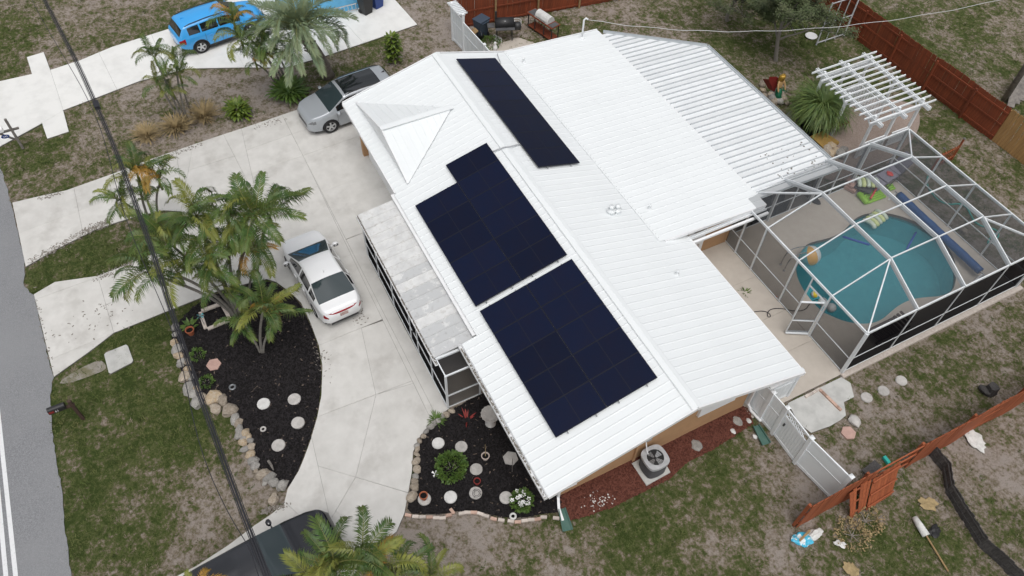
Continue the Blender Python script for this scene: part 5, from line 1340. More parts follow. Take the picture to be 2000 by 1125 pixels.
# ---------------------------------------------------------------- cables overhead
def cable(name, label, pts, r, m, cat='cable', sagn=24, group=None):
    o = MB().tube(pts, r, 6).build(name, m, None, smooth=True); return tag(o, label, cat, group)
cp = [(60, -60), (88, 0), (150, 118), (190, 207), (224, 285), (262, 385), (300, 492), (334, 600), (364, 690), (400, 793), (440, 903), (480, 1012), (500, 1062), (545, 1180)]
c3 = smooth_line([G(x, y, 8.0) for x, y in cp], 2)
pl = thing('utility_cable', 'thick bundle of black overhead utility cables crossing the front lawn', 'cable', (c3[len(c3)//2].x, c3[len(c3)//2].y, 7.9))
for k, (dy, dz, r) in enumerate(((0, 0, .026), (.052, .01, .020), (-.045, .03, .011), (.09, -.03, .009))):
    MB().tube([p+Vector((dy*.15, dy, dz+.015*math.sin(i*.9+k))) for i, p in enumerate(c3)], r, 6).build('cable', 'cable', pl, smooth=True)
p = G(189, 205, 8.0); MB().box(p, (.35, .16, .12)).build('splice', 'cable', pl)
c4 = [p+Vector((-.03, .30+.12*math.sin(i*.35), -.25)) for i, p in enumerate(c3)]
cable('overhead_wire', 'single thin wire hanging left of the utility cable bundle', c4, .011, 'cable')
m0 = Vector((27.15, -18.55, 3.68)); m1 = G(2030, -18, 6.0); N_ = 30
cable('service_wire', 'pale service wire from the roof mast toward the upper right corner', [m0.lerp(m1, k/N_)-Vector((0, 0, 1.25*4*(k/N_)*(1-k/N_)))+Vector((0, 0, .03*math.sin(k*1.7))) for k in range(N_+1)], .013, 'cable_light')
# utility pole at the right edge
b = G(1961, 196); po = thing('utility_pole', 'dark weathered timber pole at the right edge behind the fence', 'pole', b)
MB().tube([b+Vector((0, 0, -.2)), b+Vector((0, 0, 9))], [.15, .11], 10).build('shaft', 'wood_weathered', po, smooth=True); MB().box(b+Vector((0, 0, 8.6)), (.1, 1.8, .12)).build('crossarm', 'wood_weathered', po)
wp = thing('plank_pile', 'grey weathered panels heaped behind the pale pine fence', 'wood pile', G(1990, 205))
for k in range(7):
    a = G(1972+k*9, 212-k*5); MB().bar(a+Vector((0, 0, .1+.05*k)), a+Vector((1.1, -1.3, .7+.05*k)), .34, .03).build('plank', 'wood_weathered', wp)
# ---------------------------------------------------------------- mailboxes
def text(s, size, M, m, parent, name='number'):
    cu = bpy.data.curves.new(name, 'FONT'); cu.body = s; cu.size = size; cu.align_x = 'CENTER'; cu.align_y = 'CENTER'; cu.extrude = .002
    t = bpy.data.objects.new(name, cu); COL.objects.link(t); dg = bpy.context.evaluated_depsgraph_get(); me = bpy.data.meshes.new_from_object(t.evaluated_get(dg)); bpy.data.objects.remove(t)
    me.materials.clear(); me.materials.append(MATS[m]); return place(name, me, parent, M)
b = G(163, 818); mbx = thing('mailbox', 'black mailbox on a brown post at the road edge', 'mailbox', b, 0, 'roadside mailboxes')
MB().box(b+Vector((0, 0, .62)), (.10, .10, 1.24)).build('post', 'wood_brown', mbx)
MB().box(b+Vector((0, .32, .97)), (.12, .8, .06)).build('arm', 'wood_brown', mbx)
prof = [(-.10, 0), (.10, 0), (.10, .13)]+[(.10*math.cos(a), .13+.10*math.sin(a)) for a in [math.pi*k/8 for k in range(1, 8)]]+[(-.10, .13)]
y0, y1 = b.y+.18, b.y+.72; n_ = len(prof)
MB().add([(b.x+x, y0, 1.0+z) for x, z in prof]+[(b.x+x, y1, 1.0+z) for x, z in prof], [(i, (i+1) % n_, n_+(i+1) % n_, n_+i) for i in range(n_)]+[tuple(range(n_)), tuple(range(2*n_-1, n_-1, -1))]).build('box', 'black_plastic', mbx)
MB().box((b.x-.11, b.y+.62, 1.10), (.01, .16, .10)).build('red_flag', 'red_cloth', mbx)
text('61', .13, Matrix.Translation((b.x-.107, b.y+.45, 1.08)) @ Matrix(((0, 0, -1, 0), (-1, 0, 0, 0), (0, 1, 0, 0), (0, 0, 0, 1))), 'white_gloss', mbx)
b = G(45, 290); mb2 = thing('mailbox', 'white mailbox with a blue oval number plate on a grey post', 'mailbox', b, 0, 'roadside mailboxes')
MB().box(b+Vector((0, 0, .85)), (.10, .10, 1.7)).build('post', 'wood_weathered', mb2); MB().box(b+Vector((0, .25, 1.1)), (.09, 1.1, .08)).build('arm', 'wood_weathered', mb2)
MB().bar(b+Vector((0, .1, .6)), b+Vector((0, .5, 1.05)), .07, .07).build('brace', 'wood_weathered', mb2)
y0, y1 = b.y+.3, b.y+.85
MB().add([(b.x+x, y0, 1.15+z) for x, z in prof]+[(b.x+x, y1, 1.15+z) for x, z in prof], [(i, (i+1) % n_, n_+(i+1) % n_, n_+i) for i in range(n_)]+[tuple(range(n_)), tuple(range(2*n_-1, n_-1, -1))]).build('box', 'white_gloss', mb2)
c = b+Vector((-.04, .36, .88)); mb = MB(); mb.add([c+Vector((0, .17*math.cos(k*.3927), .10*math.sin(k*.3927))) for k in range(16)]+[c+Vector((-.015, .17*math.cos(k*.3927), .10*math.sin(k*.3927))) for k in range(16)], [tuple(range(16)), tuple(range(31, 15, -1))]+[(k, (k+1) % 16, 16+(k+1) % 16, 16+k) for k in range(16)]); pl2 = mb.build('number_plate', 'bin_blue', mb2)
text('245', .13, Matrix.Translation(c+Vector((-.018, 0, 0))) @ Matrix(((0, 0, -1, 0), (-1, 0, 0, 0), (0, 1, 0, 0), (0, 0, 0, 1))), 'white_gloss', mb2)
# ---------------------------------------------------------------- air conditioner
b = Vector((0, 0, 0)); c0 = (G(1233, 908)+G(1283, 880)+G(1308, 925)+G(1262, 951))/4; c0.z = .12
RSQ = ((-.62, -1), (.62, -1), (1, -.62), (1, .62), (.62, 1), (-.62, 1), (-1, .62), (-1, -.62))
ac = thing('air_conditioner', 'grey air conditioner with a round fan on a concrete pad', 'air conditioner', c0)
mb = MB(); mb.prism(smooth_loop([c0+Vector((x*.38, y*.38, 0)) for x, y in RSQ], 2), .13, .80); mb.build('louvre_body', 'dark_metal', ac)
for k in range(9):
    rr = smooth_loop([c0+Vector((x*.395, y*.395, 0)) for x, y in RSQ], 2); MB().prism(rr, .17+.065*k, .19+.065*k).build('louvre', 'tub_cover', ac)
rim_o = smooth_loop([c0+Vector((x*.42, y*.42, 0)) for x, y in RSQ], 2); rin = [c0+Vector((.29*math.cos(2*math.pi*k/20), .29*math.sin(2*math.pi*k/20), 0)) for k in range(20)]
mb = MB(); mb.sheet([rim_o, rin], .90); n_ = len(rim_o); mb.add([(p.x, p.y, .78) for p in rim_o]+[(p.x, p.y, .90) for p in rim_o], [(i, (i+1) % n_, n_+(i+1) % n_, n_+i) for i in range(n_)]); mb.build('top_cover', 'pipe_grey', ac)
fan = MB()
for k in range(4):
    a = k*1.5708+.4; d = Vector((math.cos(a), math.sin(a), 0)); s = Vector((-math.sin(a), math.cos(a), 0)); q = c0+Vector((0, 0, .70))
    fan.add([q+d*.05-s*.03, q+d*.26-s*.11, q+d*.26+s*.10+Vector((0, 0, .05)), q+d*.05+s*.04+Vector((0, 0, .02))], [(0, 1, 2, 3)])
fan.lathe([(.07, .68), (.07, .74)], Vector((c0.x, c0.y, .02)), 10); fan.build('fan', 'grey_metal', ac)
for r in (.10, .17, .24): MB().tube([c0+Vector((r*math.cos(2*math.pi*k/18), r*math.sin(2*math.pi*k/18), .79)) for k in range(19)], .005, 4).build('grille_ring', 'dark_metal', ac)
# ---------------------------------------------------------------- stepping stones, bricks, border stones
def disc(name, label, px, r, m, z=.10, n=20, cat='stepping stone', group=None, rz=0):
    c = G(*px, .12); mb = MB(); mb.lathe([(r*.97, -.08), (r, -.02), (r*.96, .0), (r*.9, .012), (r*.2, .016)], (c.x, c.y, z+.06), n); 
    if n == 6: mb = MB(); mb.prism([(c.x+r*math.cos(k*math.pi/3+rz), c.y+r*math.sin(k*math.pi/3+rz)) for k in range(6)], z-.05, z+.07)
    return tag(mb.build(name, m), label, cat, group)
mat('stone_white', (.66, .655, .64), .9, c2=(.54, .535, .52), scale=6, bump=.3, bscale=30)
for px, lb, m in (((515, 789), 'pale round stepping stone nearest the rock border of the island', 'stone_white'), ((575, 780), 'round stepping stone with dark stain near the driveway curve', 'stone_round'), ((582, 826), 'round stepping stone below the stained one in the island', 'stone_round'), ((544, 870), 'lowest round stepping stone of the island bed', 'stone_round')):
    disc('stepping_stone', lb, px, .235, m, group='stepping stones in the mulch')
for px, lb, m in (((856, 866), 'round stepping stone left of the round green shrub', 'stone_white'), ((901, 873), 'round stepping stone just above the round green shrub', 'stone_round'), ((930, 917), 'round stepping stone right of the round green shrub', 'stone_round'), ((880, 971), 'whitest round stepping stone near the brick edging', 'stone_white'), ((929, 963), 'round stepping stone holding a wire ornament', 'stone_round'), ((829, 975), 'round stepping stone under a brown flowerpot', 'stone_round'), ((988, 972), 'darker round stepping stone beside the white blossoms', 'stone_round')):
    disc('stepping_stone', lb, px, .22, m, group='stepping stones in the mulch')
disc('hexagon_stone', 'pink hexagonal stepping stone in the mulch island', (418, 713), .27, 'stone_pink', n=6, rz=.3, group='hexagonal stones')
disc('hexagon_stone', 'grey hexagonal stepping stone near the front eave', (997, 896), .27, 'stone_round', n=6, rz=.9, group='hexagonal stones')
disc('hexagon_stone', 'pink hexagonal stone on the side lawn by the white gate', (1659, 843), .27, 'stone_pink', n=6, z=-.02, rz=.1, group='hexagonal stones')
for px, lb in (((1695, 773), 'round white stone on the side lawn nearest the concrete pad'), ((1728, 760), 'middle round white stone of three on the side lawn'), ((1763, 740), 'farthest small round white stone on the side lawn')):
    disc('stepping_stone', lb, px, .22, 'stone_round', z=-.04, group='stepping stones on the side lawn')
def stones(name, label, pts, s0, seed):
    root = thing(name, label, 'stone border', G(*pts[len(pts)//2])); rnd = random.Random(seed)
    base = [MB().rock((0, 0, 0), (1, 1, 1), k+seed, 2, .33) for k in range(5)]; mes = {}
    for i, (x, y, *sz) in enumerate(pts):
        m = rnd.choice(['rock_grey', 'rock_grey', 'rock_grey', 'rock_tan', 'rock_tan', 'rock_gold']); k = rnd.randrange(5)
        if (k, m) not in mes:
            me = bpy.data.meshes.new('stone'); me.from_pydata([tuple(v) for v in base[k].v], [], base[k].f); me.materials.append(MATS[m]); mes[(k, m)] = me
        s = s0*(sz[0] if sz else rnd.uniform(.8, 1.15)); c = G(x, y, .08)
        place('stone', mes[(k, m)], root, Matrix.Translation(c) @ Matrix.Rotation(rnd.uniform(0, 6), 4, 'Z') @ Matrix.Diagonal((s*rnd.uniform(.95, 1.25), s*rnd.uniform(.75, 1), s*.7, 1)))
    return root
z5 = lambda x, y, *s: (320+x*.231, 600+y*.231, *s)
z7 = lambda x, y, *s: (350+x*.275, 860+y*.275, *s)
isl_st = [z5(95, 170), z5(100, 230), z5(88, 300), z5(120, 355, 1.5), z5(130, 410, 1.1), z5(165, 455), z5(200, 465, .8), z5(135, 485, .9), z5(205, 520, .9), z5(178, 590, 1.4), z5(230, 595, .7), z5(208, 680, 1.5), z5(280, 690, .9), z5(250, 735, 1.1), z5(280, 805, 1.6), z5(330, 750, .9), z5(420, 770, 1.7), z5(500, 785, 1.5), z5(436, 860, 1.4), z5(550, 870, 1.7), z5(600, 940, 1.2), z5(632, 980, 1.0), z5(640, 1030, 1.0), z5(690, 1065, 1.1), z5(635, 1085, .9), z5(670, 1118, .9), z5(718, 1105, .9), z7(450, 10), z7(505, 0, .8), z7(470, 60), z7(512, 45, .9), z7(505, 103, 1.1), z7(520, 145, 1.1), z7(540, 185, 1.0), z7(545, 217, .6), z7(590, 245, 1.5), z7(645, 258, 1.2), z7(610, 305, .5), z7(670, 302, 1.1), z7(730, 322, 1.3), z7(670, 420, 1.3)]
stones('rock_border', 'border of rough grey and tan rocks along the mulch island', isl_st, .165, 3)
z8 = lambda x, y, *s: (760+x*.249, 760+y*.249, *s)
stones('rock_border', 'border of smaller rocks between the driveway and the house bed', [z8(490, 172), z8(450, 200), z8(415, 217), z8(383, 248), z8(352, 267), z8(325, 292), z8(290, 330), z8(268, 370), z8(240, 405), z8(215, 440), z8(222, 470), z8(215, 510), z8(212, 565, 1.2), z8(215, 630, 1.2), z8(207, 685), z8(200, 722), z8(200, 770, 1.3), z8(180, 848, 1.7)], .12, 9)
br = thing('brick_edging', 'loose row of pale bricks edging the house bed', 'brick edging', G(*z8(700, 1000)))
bp_ = [(150, 990), (207, 1000), (262, 1003), (318, 1005), (370, 1010), (420, 1012), (468, 990), (570, 975), (615, 968), (665, 968), (715, 978), (760, 995), (820, 1018), (880, 1028), (955, 1036), (1010, 1043), (1063, 1032), (1115, 1025), (1165, 1020), (1212, 1005), (1310, 1012)]
bme = {}
for m in ('brick', 'brick_pale'):
    mb = MB(); mb.box((0, 0, 0), (.21, .10, .07)); me = bpy.data.meshes.new('brick'); me.from_pydata([tuple(v) for v in mb.v], [], mb.f); me.materials.append(MATS[m]); bme[m] = me
for i, q in enumerate(bp_):
    a, b = G(*z8(*bp_[max(0, i-1)])), G(*z8(*bp_[min(len(bp_)-1, i+1)])); ang = math.atan2(b.y-a.y, b.x-a.x); c = G(*z8(*q), .07)
    place('brick', bme['brick_pale' if i % 3 else 'brick'], br, Matrix.Translation(c) @ Matrix.Rotation(ang+random.uniform(-.12, .12), 4, 'Z'))
place('brick', bme['brick'], br, Matrix.Translation(G(*z8(495, 958), .07)) @ Matrix.Rotation(.2, 4, 'Z'))
br2 = thing('brick_row', 'row of pink bricks laid across the side concrete pad', 'bricks', G(1622, 780))
for k in range(8):
    a, b = G(1602, 762, .06), G(1641, 800, .06); c = a.lerp(b, (k+.5)/8); place('brick', bme['brick'], br2, Matrix.Translation(c) @ Matrix.Rotation(math.atan2(b.y-a.y, b.x-a.x)+random.uniform(-.05, .05), 4, 'Z'))
for k in range(4): c = G(1577, 773, .06).lerp(G(1600, 760, .06), k/3.5); place('brick', bme['brick_pale'], br2, Matrix.Translation(c) @ Matrix.Rotation(-1.55, 4, 'Z'))
def rock1(label, px, s, m, seed, name='garden_rock', sz=.6, group='loose rocks', cat='rock'):
    return tag(MB().rock(G(*px, s*.3), (s, s*.8, s*sz), seed, 2, .25).build(name, m), label, cat, group)
rock1('round grey rock lying in the red mulch', (1361, 870), .24, 'rock_grey', 3, sz=.35)
rock1('broken paving piece in the red mulch near the downspout', (1440, 822), .22, 'rock_grey', 4, sz=.25)
rock1('small white rock on the red mulch edge', (1431, 842), .12, 'stone_white', 5)
rock1('white chunk of concrete by the pink hexagon on the side lawn', (1669, 821), .26, 'stone_round', 6, sz=.4)
rock1('small white rock in the grass beside the green splash block', (1474, 853), .10, 'stone_white', 7)
rock1('white stone at the foot of the downspout beside the vinyl fence', (1462, 822), .12, 'stone_white', 8)
def splash(label, px, px2):
    a, b = G(*px, .06), G(*px2, .06); root = thing('splash_block', label, 'splash block', a, 0, 'green splash blocks'); d = (b-a).normalized(); s = Vector((-d.y, d.x, 0)); b = a+d*.75
    MB().add([a-s*.11, a+s*.11, b+s*.16, b-s*.16, a-s*.11+Vector((0, 0, .02)), a+s*.11+Vector((0, 0, .02)), b+s*.16+Vector((0, 0, .0)), b-s*.16+Vector((0, 0, .0))], [(4, 7, 6, 5), (0, 1, 5, 4), (1, 2, 6, 5), (2, 3, 7, 6), (3, 0, 4, 7)]).build('tray', 'green_plastic', root)
    for q in (-1, 1): MB().bar(a+s*.11*q+Vector((0, 0, .05)), b+s*.16*q+Vector((0, 0, .03)), .03, .08).build('rim', 'green_plastic', root)
splash('green plastic splash block under the front corner downspout', (1097, 994), (1106, 1026)); splash('green plastic splash block beside the white vinyl fence', (1476, 832), (1490, 856))
# ---------------------------------------------------------------- things round the pool
def on_deck(px, z=.05): return G(*px, z)
def raft(label, corners, m, tubes=5, z=.05, head=True, name='pool_float'):
    A, B, C, D = [G(*c, z) for c in corners]; root = thing(name, label, 'float', (A+C)/2, 0, 'pool floats')
    for k in range(tubes):
        t = (k+.5)/tubes; p, q = A.lerp(B, t), D.lerp(C, t); r = (B-A).length/tubes*.52
        MB().tube([p+Vector((0, 0, r)), p.lerp(q, .03)+Vector((0, 0, r)), p.lerp(q, .97)+Vector((0, 0, r)), q+Vector((0, 0, r))], [r*.6, r, r, r*.6], 8).build('air_tube', m, root, smooth=True)
    if head:
        r = .13; MB().tube([A+Vector((0, 0, r)), A.lerp(B, .08)+Vector((0, 0, r)), A.lerp(B, .92)+Vector((0, 0, r)), B+Vector((0, 0, r))], [r*.5, r, r, r*.5], 8).build('pillow', m, root, smooth=True)
    return root
raft('lime green air mattress lying on the pool deck', [(1674, 381), (1692, 401), (1730, 387), (1714, 371)], 'float_green')
raft('pale lime float beside the blue pool cover reel', [(1729, 364), (1738, 374), (1748, 371), (1740, 360)], 'float_green', 3, head=False)
cable('red_noodle', 'red foam noodle lying across the green air mattress', [G(1700, 388, .3), G(1706, 378, .33), G(1712, 367, .32)], .05, 'float_red', 'noodle')
cable('pool_noodle', 'dark blue foam noodle floating left in the pool', [G(1646, 462, -.07), G(1672, 470, -.06), G(1698, 478, -.07)], .05, 'noodle_blue', 'noodle', group='foam noodles')
cable('pool_noodle', 'blue foam noodle floating near the cover reel side', [G(1789, 454, -.07), G(1780, 470, -.06), G(1771, 487, -.07)], .045, 'noodle_blue', 'noodle', group='foam noodles')
def striped(label, c, d, n, r, name='striped_float'):
    root = thing(name, label, 'float', c, 0, 'striped ring floats'); d = Vector(d).normalized()
    s = Vector((-d.y, d.x, 0))
    for k in range(n):
        p = c+d*(k-(n-1)/2)*r*.9
        MB().tube([p+s*r*1.1*math.cos(t)+Vector((0, 0, r*.55+r*.5*math.sin(t))) for t in [math.pi*q/8 for q in range(9)]], r*.42, 7).build('ring', 'float_stripe' if k % 2 else 'float_pale', root, smooth=True)
        if k % 2: MB().tube([p+d*r*.42+s*r*1.15*math.cos(t)+Vector((0, 0, r*.55+r*.55*math.sin(t))) for t in [math.pi*q/8 for q in range(9)]], r*.13, 5).build('dark_band', 'dark_metal', root)
striped('yellow-green striped ring float drifting in the pool', G(1707, 433, -.08), (.2, -1, 0), 5, .24)
striped('pale green striped float heaped on the lounger', G(1692, 361, .35), (-.6, -1, 0), 5, .22)
# lounger
c = G(1738, 352, .05); lo = thing('lounge_chair', 'grey cushioned reclining lounge chair on the pool deck', 'lounge chair', c)
d = (G(1745, 338, 0)-G(1712, 358, 0)); d.z = 0; d.normalize(); s = Vector((-d.y, d.x, 0)); q = G(1716, 362, .05)
def pad(a, b, w, h, nm): MB().bar(a, b, w, h).build(nm, 'cushion', lo)
pad(q+Vector((0, 0, .38)), q+d*.85+Vector((0, 0, .36)), .62, .10, 'seat_cushion'); pad(q+d*.85+Vector((0, 0, .40)), q+d*1.55+Vector((0, 0, .85)), .64, .11, 'back_cushion'); pad(q+d*1.55+Vector((0, 0, .85)), q+d*1.75+Vector((0, 0, .93)), .60, .10, 'head_cushion')
pad(q-d*.05+Vector((0, 0, .36)), q-d*.6+Vector((0, 0, .22)), .60, .09, 'leg_cushion')
for w in (-1, 1):
    MB().tube([q+s*.36*w+Vector((0, 0, 0)), q+s*.36*w+d*.7+Vector((0, 0, .55)), q+s*.36*w+d*1.1+Vector((0, 0, .6))], .018, 6).build('frame', 'dark_metal', lo); MB().tube([q+s*.36*w+d*1.2, q+s*.36*w+d*.2+Vector((0, 0, .55))], .018, 6).build('frame', 'dark_metal', lo)
MB().rock(q+d*.5+Vector((0, 0, .47)), (.18, .14, .05), 4, 2, .3).build('towel', 'float_red', lo)
q = G(1683, 374, .05); tb = thing('footstool', 'low dark mesh footstool beside the lime air mattress', 'footstool', q); MB().box(q+Vector((0, 0, .28)), (.75, .55, .04), .5).build('top', 'tub_cover', tb)
for sx in (-.3, .3):
    for sy in (-.2, .2): MB().box(q+Vector((sx, sy, .13)), (.03, .03, .26)).build('leg', 'dark_metal', tb)
q = G(1664, 366, .05); sp = thing('pool_steps', 'pinkish plastic box step against the screen wall', 'step', q)
for k in range(3): MB().box(q+Vector((.1*k, 0, .12+.14*k)), (.55-.15*k, .75, .13), .35).build('tread', 'stone_pink', sp)
# solar cover reel
a, b = G(1755, 380, .42), G(1915, 530, .42); d = (b-a).normalized(); re_ = thing('cover_reel', 'long blue pool cover rolled on a reel', 'pool cover', (a.x, a.y, .05))
N_ = 26; pts = [a.lerp(b, k/N_) for k in range(N_+1)]
MB().tube(pts, [.17+.006*math.sin(k*1.9)+.006*math.sin(k*.7) for k in range(N_+1)], 14).build('rolled_cover', 'cover_blue', re_, smooth=True)
for p, w in ((a, -1), (b, 1)):
    MB().tube([p+d*w*.02, p+d*w*.22], .035, 8).build('axle', 'steel', re_)
    for sx in (-.28, .28): MB().bar(p+d*w*.14, p+d*w*.14+Vector((0, sx, -.36)), .06, .05).build('stand_leg', 'white_trim', re_)
MB().bar(b+d*.2+Vector((0, -.25, -.32)), b+d*.2+Vector((0, .25, -.32)), .16, .07).build('foot', 'white_trim', re_)
# balls
def ball(label, px, z, r, mats_, name='ball'):
    c = G(*px, z); root = thing(name, label, 'ball', (c.x, c.y, z-r), 0, 'balls in the pool'); n = 6
    for k in range(n):
        mb = MB(); vs = []; fs = []
        for i in range(4):
            az = 2*math.pi*(k+i/3)/n
            vs += [c+Matrix.Rotation(.7, 3, 'Y') @ (Vector((math.cos(az)*math.sin(t), math.sin(az)*math.sin(t), math.cos(t)))*r) for t in [math.pi*j/10 for j in range(11)]]
        for i in range(3): fs += [(i*11+j, i*11+j+1, (i+1)*11+j+1, (i+1)*11+j) for j in range(10)]
        mb.add(vs, fs); mb.build('gore', mats_[k % len(mats_)], root, smooth=True)
    return root
mat('ball_teal', (.10, .42, .48), .4); mat('ball_orange', (.62, .36, .10), .4); mat('ball_white', (.62, .66, .66), .4)
ball('large striped beach ball at the pool edge', (1583, 499), .34, .42, ['ball_white', 'ball_teal', 'ball_orange'])
ball('left of two pale globes floating by the near coping', (1607, 590), .05, .19, ['ball_white']); ball('right of two pale globes floating by the near coping', (1624, 601), .05, .19, ['ball_white']); ball('small yellow ball behind the open screen door', (1591, 575), .05, .15, ['yellow', 'ball_white'])
# grab rail
root = thing('pool_rail', 'bent steel grab rails at the pool edge', 'handrail', G(1536, 526, .05))
for off in (0, .32):
    a = G(1531, 529, .05)+Vector((off, -off*.25, 0)); b = G(1600, 530, -.35); MB().tube(smooth_line([a, a+Vector((0, 0, .62)), a+Vector((.05, -.35, .82)), a+Vector((.0, -1.3, .55)), a+Vector((0, -1.35, .1)), a+Vector((0, -1.2, -.2))], 2), .022, 8).build('rail', 'steel', root, smooth=True)
    MB().lathe([(.06, 0), (.05, .03)], a, 10).build('escutcheon', 'steel', root)
# hot tub under the patio roof edge
c = Vector((16.6, -21.2, .05)); tub = thing('hot_tub', 'grey hot tub with a dark cover at the patio roof edge', 'hot tub', c)
R8 = smooth_loop([c+Vector((x*1.05, y*1.05, 0)) for x, y in ((-1, -1), (1, -1), (1, 1), (-1, 1))], 2)
MB().prism(R8, .05, .80).build('shell', 'tub_cover', tub); MB().prism([c+(p-c)*1.04 for p in R8], .80, .92).build('cover', 'tub_cover', tub)
for k in range(6): MB().box(c+Vector((-1.06, -.8+.32*k, .42)), (.03, .28, .7)).build('side_panel', 'dark_metal', tub)
c = G(1592, 393, .05); ct = tag(MB().rock(c+Vector((0, 0, .05)), (.28, .18, .06), 4, 2, .3).build('sandals', 'dark_metal'), 'black and white sandals left on the deck', 'sandals')
# brown wooden lounger behind the near screen
q = G(1732, 654, .05); wl = thing('wooden_lounger', 'dark wooden slatted lounger against the near screen', 'lounge chair', q)
for k in range(12): MB().box(q+Vector((.1, -.75+.135*k, .34+(.0 if k > 4 else (4-k)*.07))), (.58, .10, .03)).build('slat', 'wood_brown', wl)
for sy in (-.6, .7):
    for sx in (-.15, .35): MB().box(q+Vector((sx, sy, .16)), (.05, .05, .32)).build('leg', 'wood_brown', wl)
for sx in (-.2, .4): MB().box(q+Vector((sx, 0, .30)), (.04, 1.7, .06)).build('side_rail', 'wood_brown', wl)
# hoses
cable('garden_hose', 'black hose coiled across the walk by the screen door', smooth_line([G(x, y, .07) for x, y in ((1473, 609), (1490, 607), (1502, 611), (1506, 618), (1500, 620), (1498, 611), (1506, 603), (1527, 602), (1551, 608), (1573, 606), (1582, 592), (1597, 583), (1602, 590))], 2), .016, 'cable', 'hose')
cable('garden_hose', 'turquoise hose looped on the grass behind the cage', smooth_line([G(x, y, .03) for x, y in ((1812, 344), (1810, 356), (1813, 368), (1831, 391), (1853, 400), (1874, 397), (1889, 405), (1896, 420), (1903, 433), (1917, 442), (1934, 445), (1949, 451), (1951, 462), (1940, 472), (1928, 478), (1932, 466), (1944, 456))], 2), .035, 'hose_teal', 'hose')
cable('garden_tool', 'orange and green garden tool lying by the open screen door', [G(1506, 570, .07), G(1512, 577, .08), G(1518, 580, .07)], .02, 'orange', 'tool')
blade_plant('weed', 'small weed sprouting from the walk joint', (1455, 572), 'plant', 26, .28, 'leaf_strap', (.3, 1.3), .012, 31, curve=.8)
rock1('pale rock lying on the grass behind the cage', (1882, 450), .2, 'rock_tan', 33)
# ---------------------------------------------------------------- statue, footbridge, pond rocks
b = G(1514, 192); mm = thing('mermaid_statue', 'painted mermaid garden statue with golden hair and a green tail', 'statue', b)
# body: one continuous surface (torso, neck, head, arms as a skinned chain)
def skin(name, verts, edges, radii, m, parent, sub=2):
    me = bpy.data.meshes.new(name); I = MW[parent.name].inverted(); me.from_pydata([tuple(I @ Vector(v)) for v in verts], edges, [])
    o = bpy.data.objects.new(name, me); COL.objects.link(o); o.parent = parent; MW[o.name] = MW[parent.name]
    sk = o.modifiers.new('skin', 'SKIN')
    for v, r in zip(me.skin_vertices[0].data, radii): v.radius = (r, r)
    me.skin_vertices[0].data[0].use_root = True
    sb = o.modifiers.new('sub', 'SUBSURF'); sb.levels = sub; sb.render_levels = sub
    me.materials.append(MATS[m]); return o
V_ = lambda x, y, z: b+Vector((x, y, z))
bv = [V_(0, 0, .62), V_(0, 0, .82), V_(0, 0, 1.02), V_(0, 0, 1.14), V_(-.02, 0, 1.24), V_(-.03, 0, 1.36), V_(0, .15, 1.06), V_(-.12, .22, .82), V_(-.24, .20, .60), V_(0, -.15, 1.06), V_(-.12, -.22, .82), V_(-.24, -.20, .60)]
skin('body', bv, [(0, 1), (1, 2), (2, 3), (3, 4), (4, 5), (2, 6), (6, 7), (7, 8), (2, 9), (9, 10), (10, 11)], [.13, .11, .13, .06, .095, .08, .06, .045, .035, .06, .045, .035], 'skin_bronze', mm)
hr = MB()
for k in range(26):
    a = k*2.4; hr.tube([V_(-.02+.08*math.cos(a)*.6, .08*math.sin(a), 1.42), V_(.02+.12*math.cos(a), .13*math.sin(a), 1.28), V_(.06+.10*math.cos(a), .16*math.sin(a), .98)], [.04, .04, .02], 5)
hr.build('hair', 'gold', mm, smooth=True)
skin('tail', [V_(0, 0, .66), V_(-.10, .02, .48), V_(-.22, .12, .30), V_(-.30, .02, .18), V_(-.34, -.20, .14), V_(-.20, -.42, .12), V_(.02, -.50, .12)], [(k, k+1) for k in range(6)], [.15, .18, .18, .15, .12, .08, .05], 'tail_green', mm)
for s in (-1, 1):
    MB().add([V_(.02, -.50, .12), V_(.14+.1*s, -.62, .16), V_(.22+.16*s, -.86, .22), V_(.08+.05*s, -.70, .12)], [(0, 1, 2, 3)]).build('fluke', 'tail_green', mm)
    MB().add([V_(.10, .04*s, 1.05), V_(.35, .10+.25*s+.2, 1.1), V_(.62, .42+.2*s, .95), V_(.45, .2, .35), V_(.15, .05, .3)], [(0, 1, 2, 3, 4)]).build('wing', 'red_cloth', mm)
for k in range(9): MB().rock(V_(-.1+.3*math.cos(k*.7), .3*math.sin(k*.7), .10+.05*(k % 3)), (.22, .20, .18), k+40, 2, .3).build('base_rock', 'rock_tan' if k % 2 else 'rock_grey', mm)
fb = thing('footbridge', 'small yellow plank footbridge between the strap-leaf plant and the cage', 'footbridge', G(1610, 272))
A, B, C, D = G(1584, 266, .22), G(1607, 255.5, .22), G(1639, 276, .22), G(1608, 288, .22)
for k in range(9):
    t0, t1 = k/9, (k+.9)/9; a, b_, c, d = A.lerp(B, t0), A.lerp(B, t1), D.lerp(C, t1), D.lerp(C, t0); e = Vector((0, 0, .04))
    MB().add([a, b_, c, d, a-e, b_-e, c-e, d-e], [(3, 2, 1, 0), (0, 1, 5, 4), (1, 2, 6, 5), (2, 3, 7, 6), (3, 0, 4, 7), (4, 5, 6, 7)]).build('plank', 'wood_deck', fb)
for a, b_ in ((A, B), (D, C)): MB().bar(a-Vector((0, 0, .1)), b_-Vector((0, 0, .1)), .08, .12).build('joist', 'wood_deck', fb)
struct(MB().sheet([smooth_loop(GL([(1555, 238), (1590, 235), (1612, 258), (1640, 292), (1632, 308), (1610, 302), (1580, 268)]), 2)], .03).build('garden_pond', 'glass_dark'))
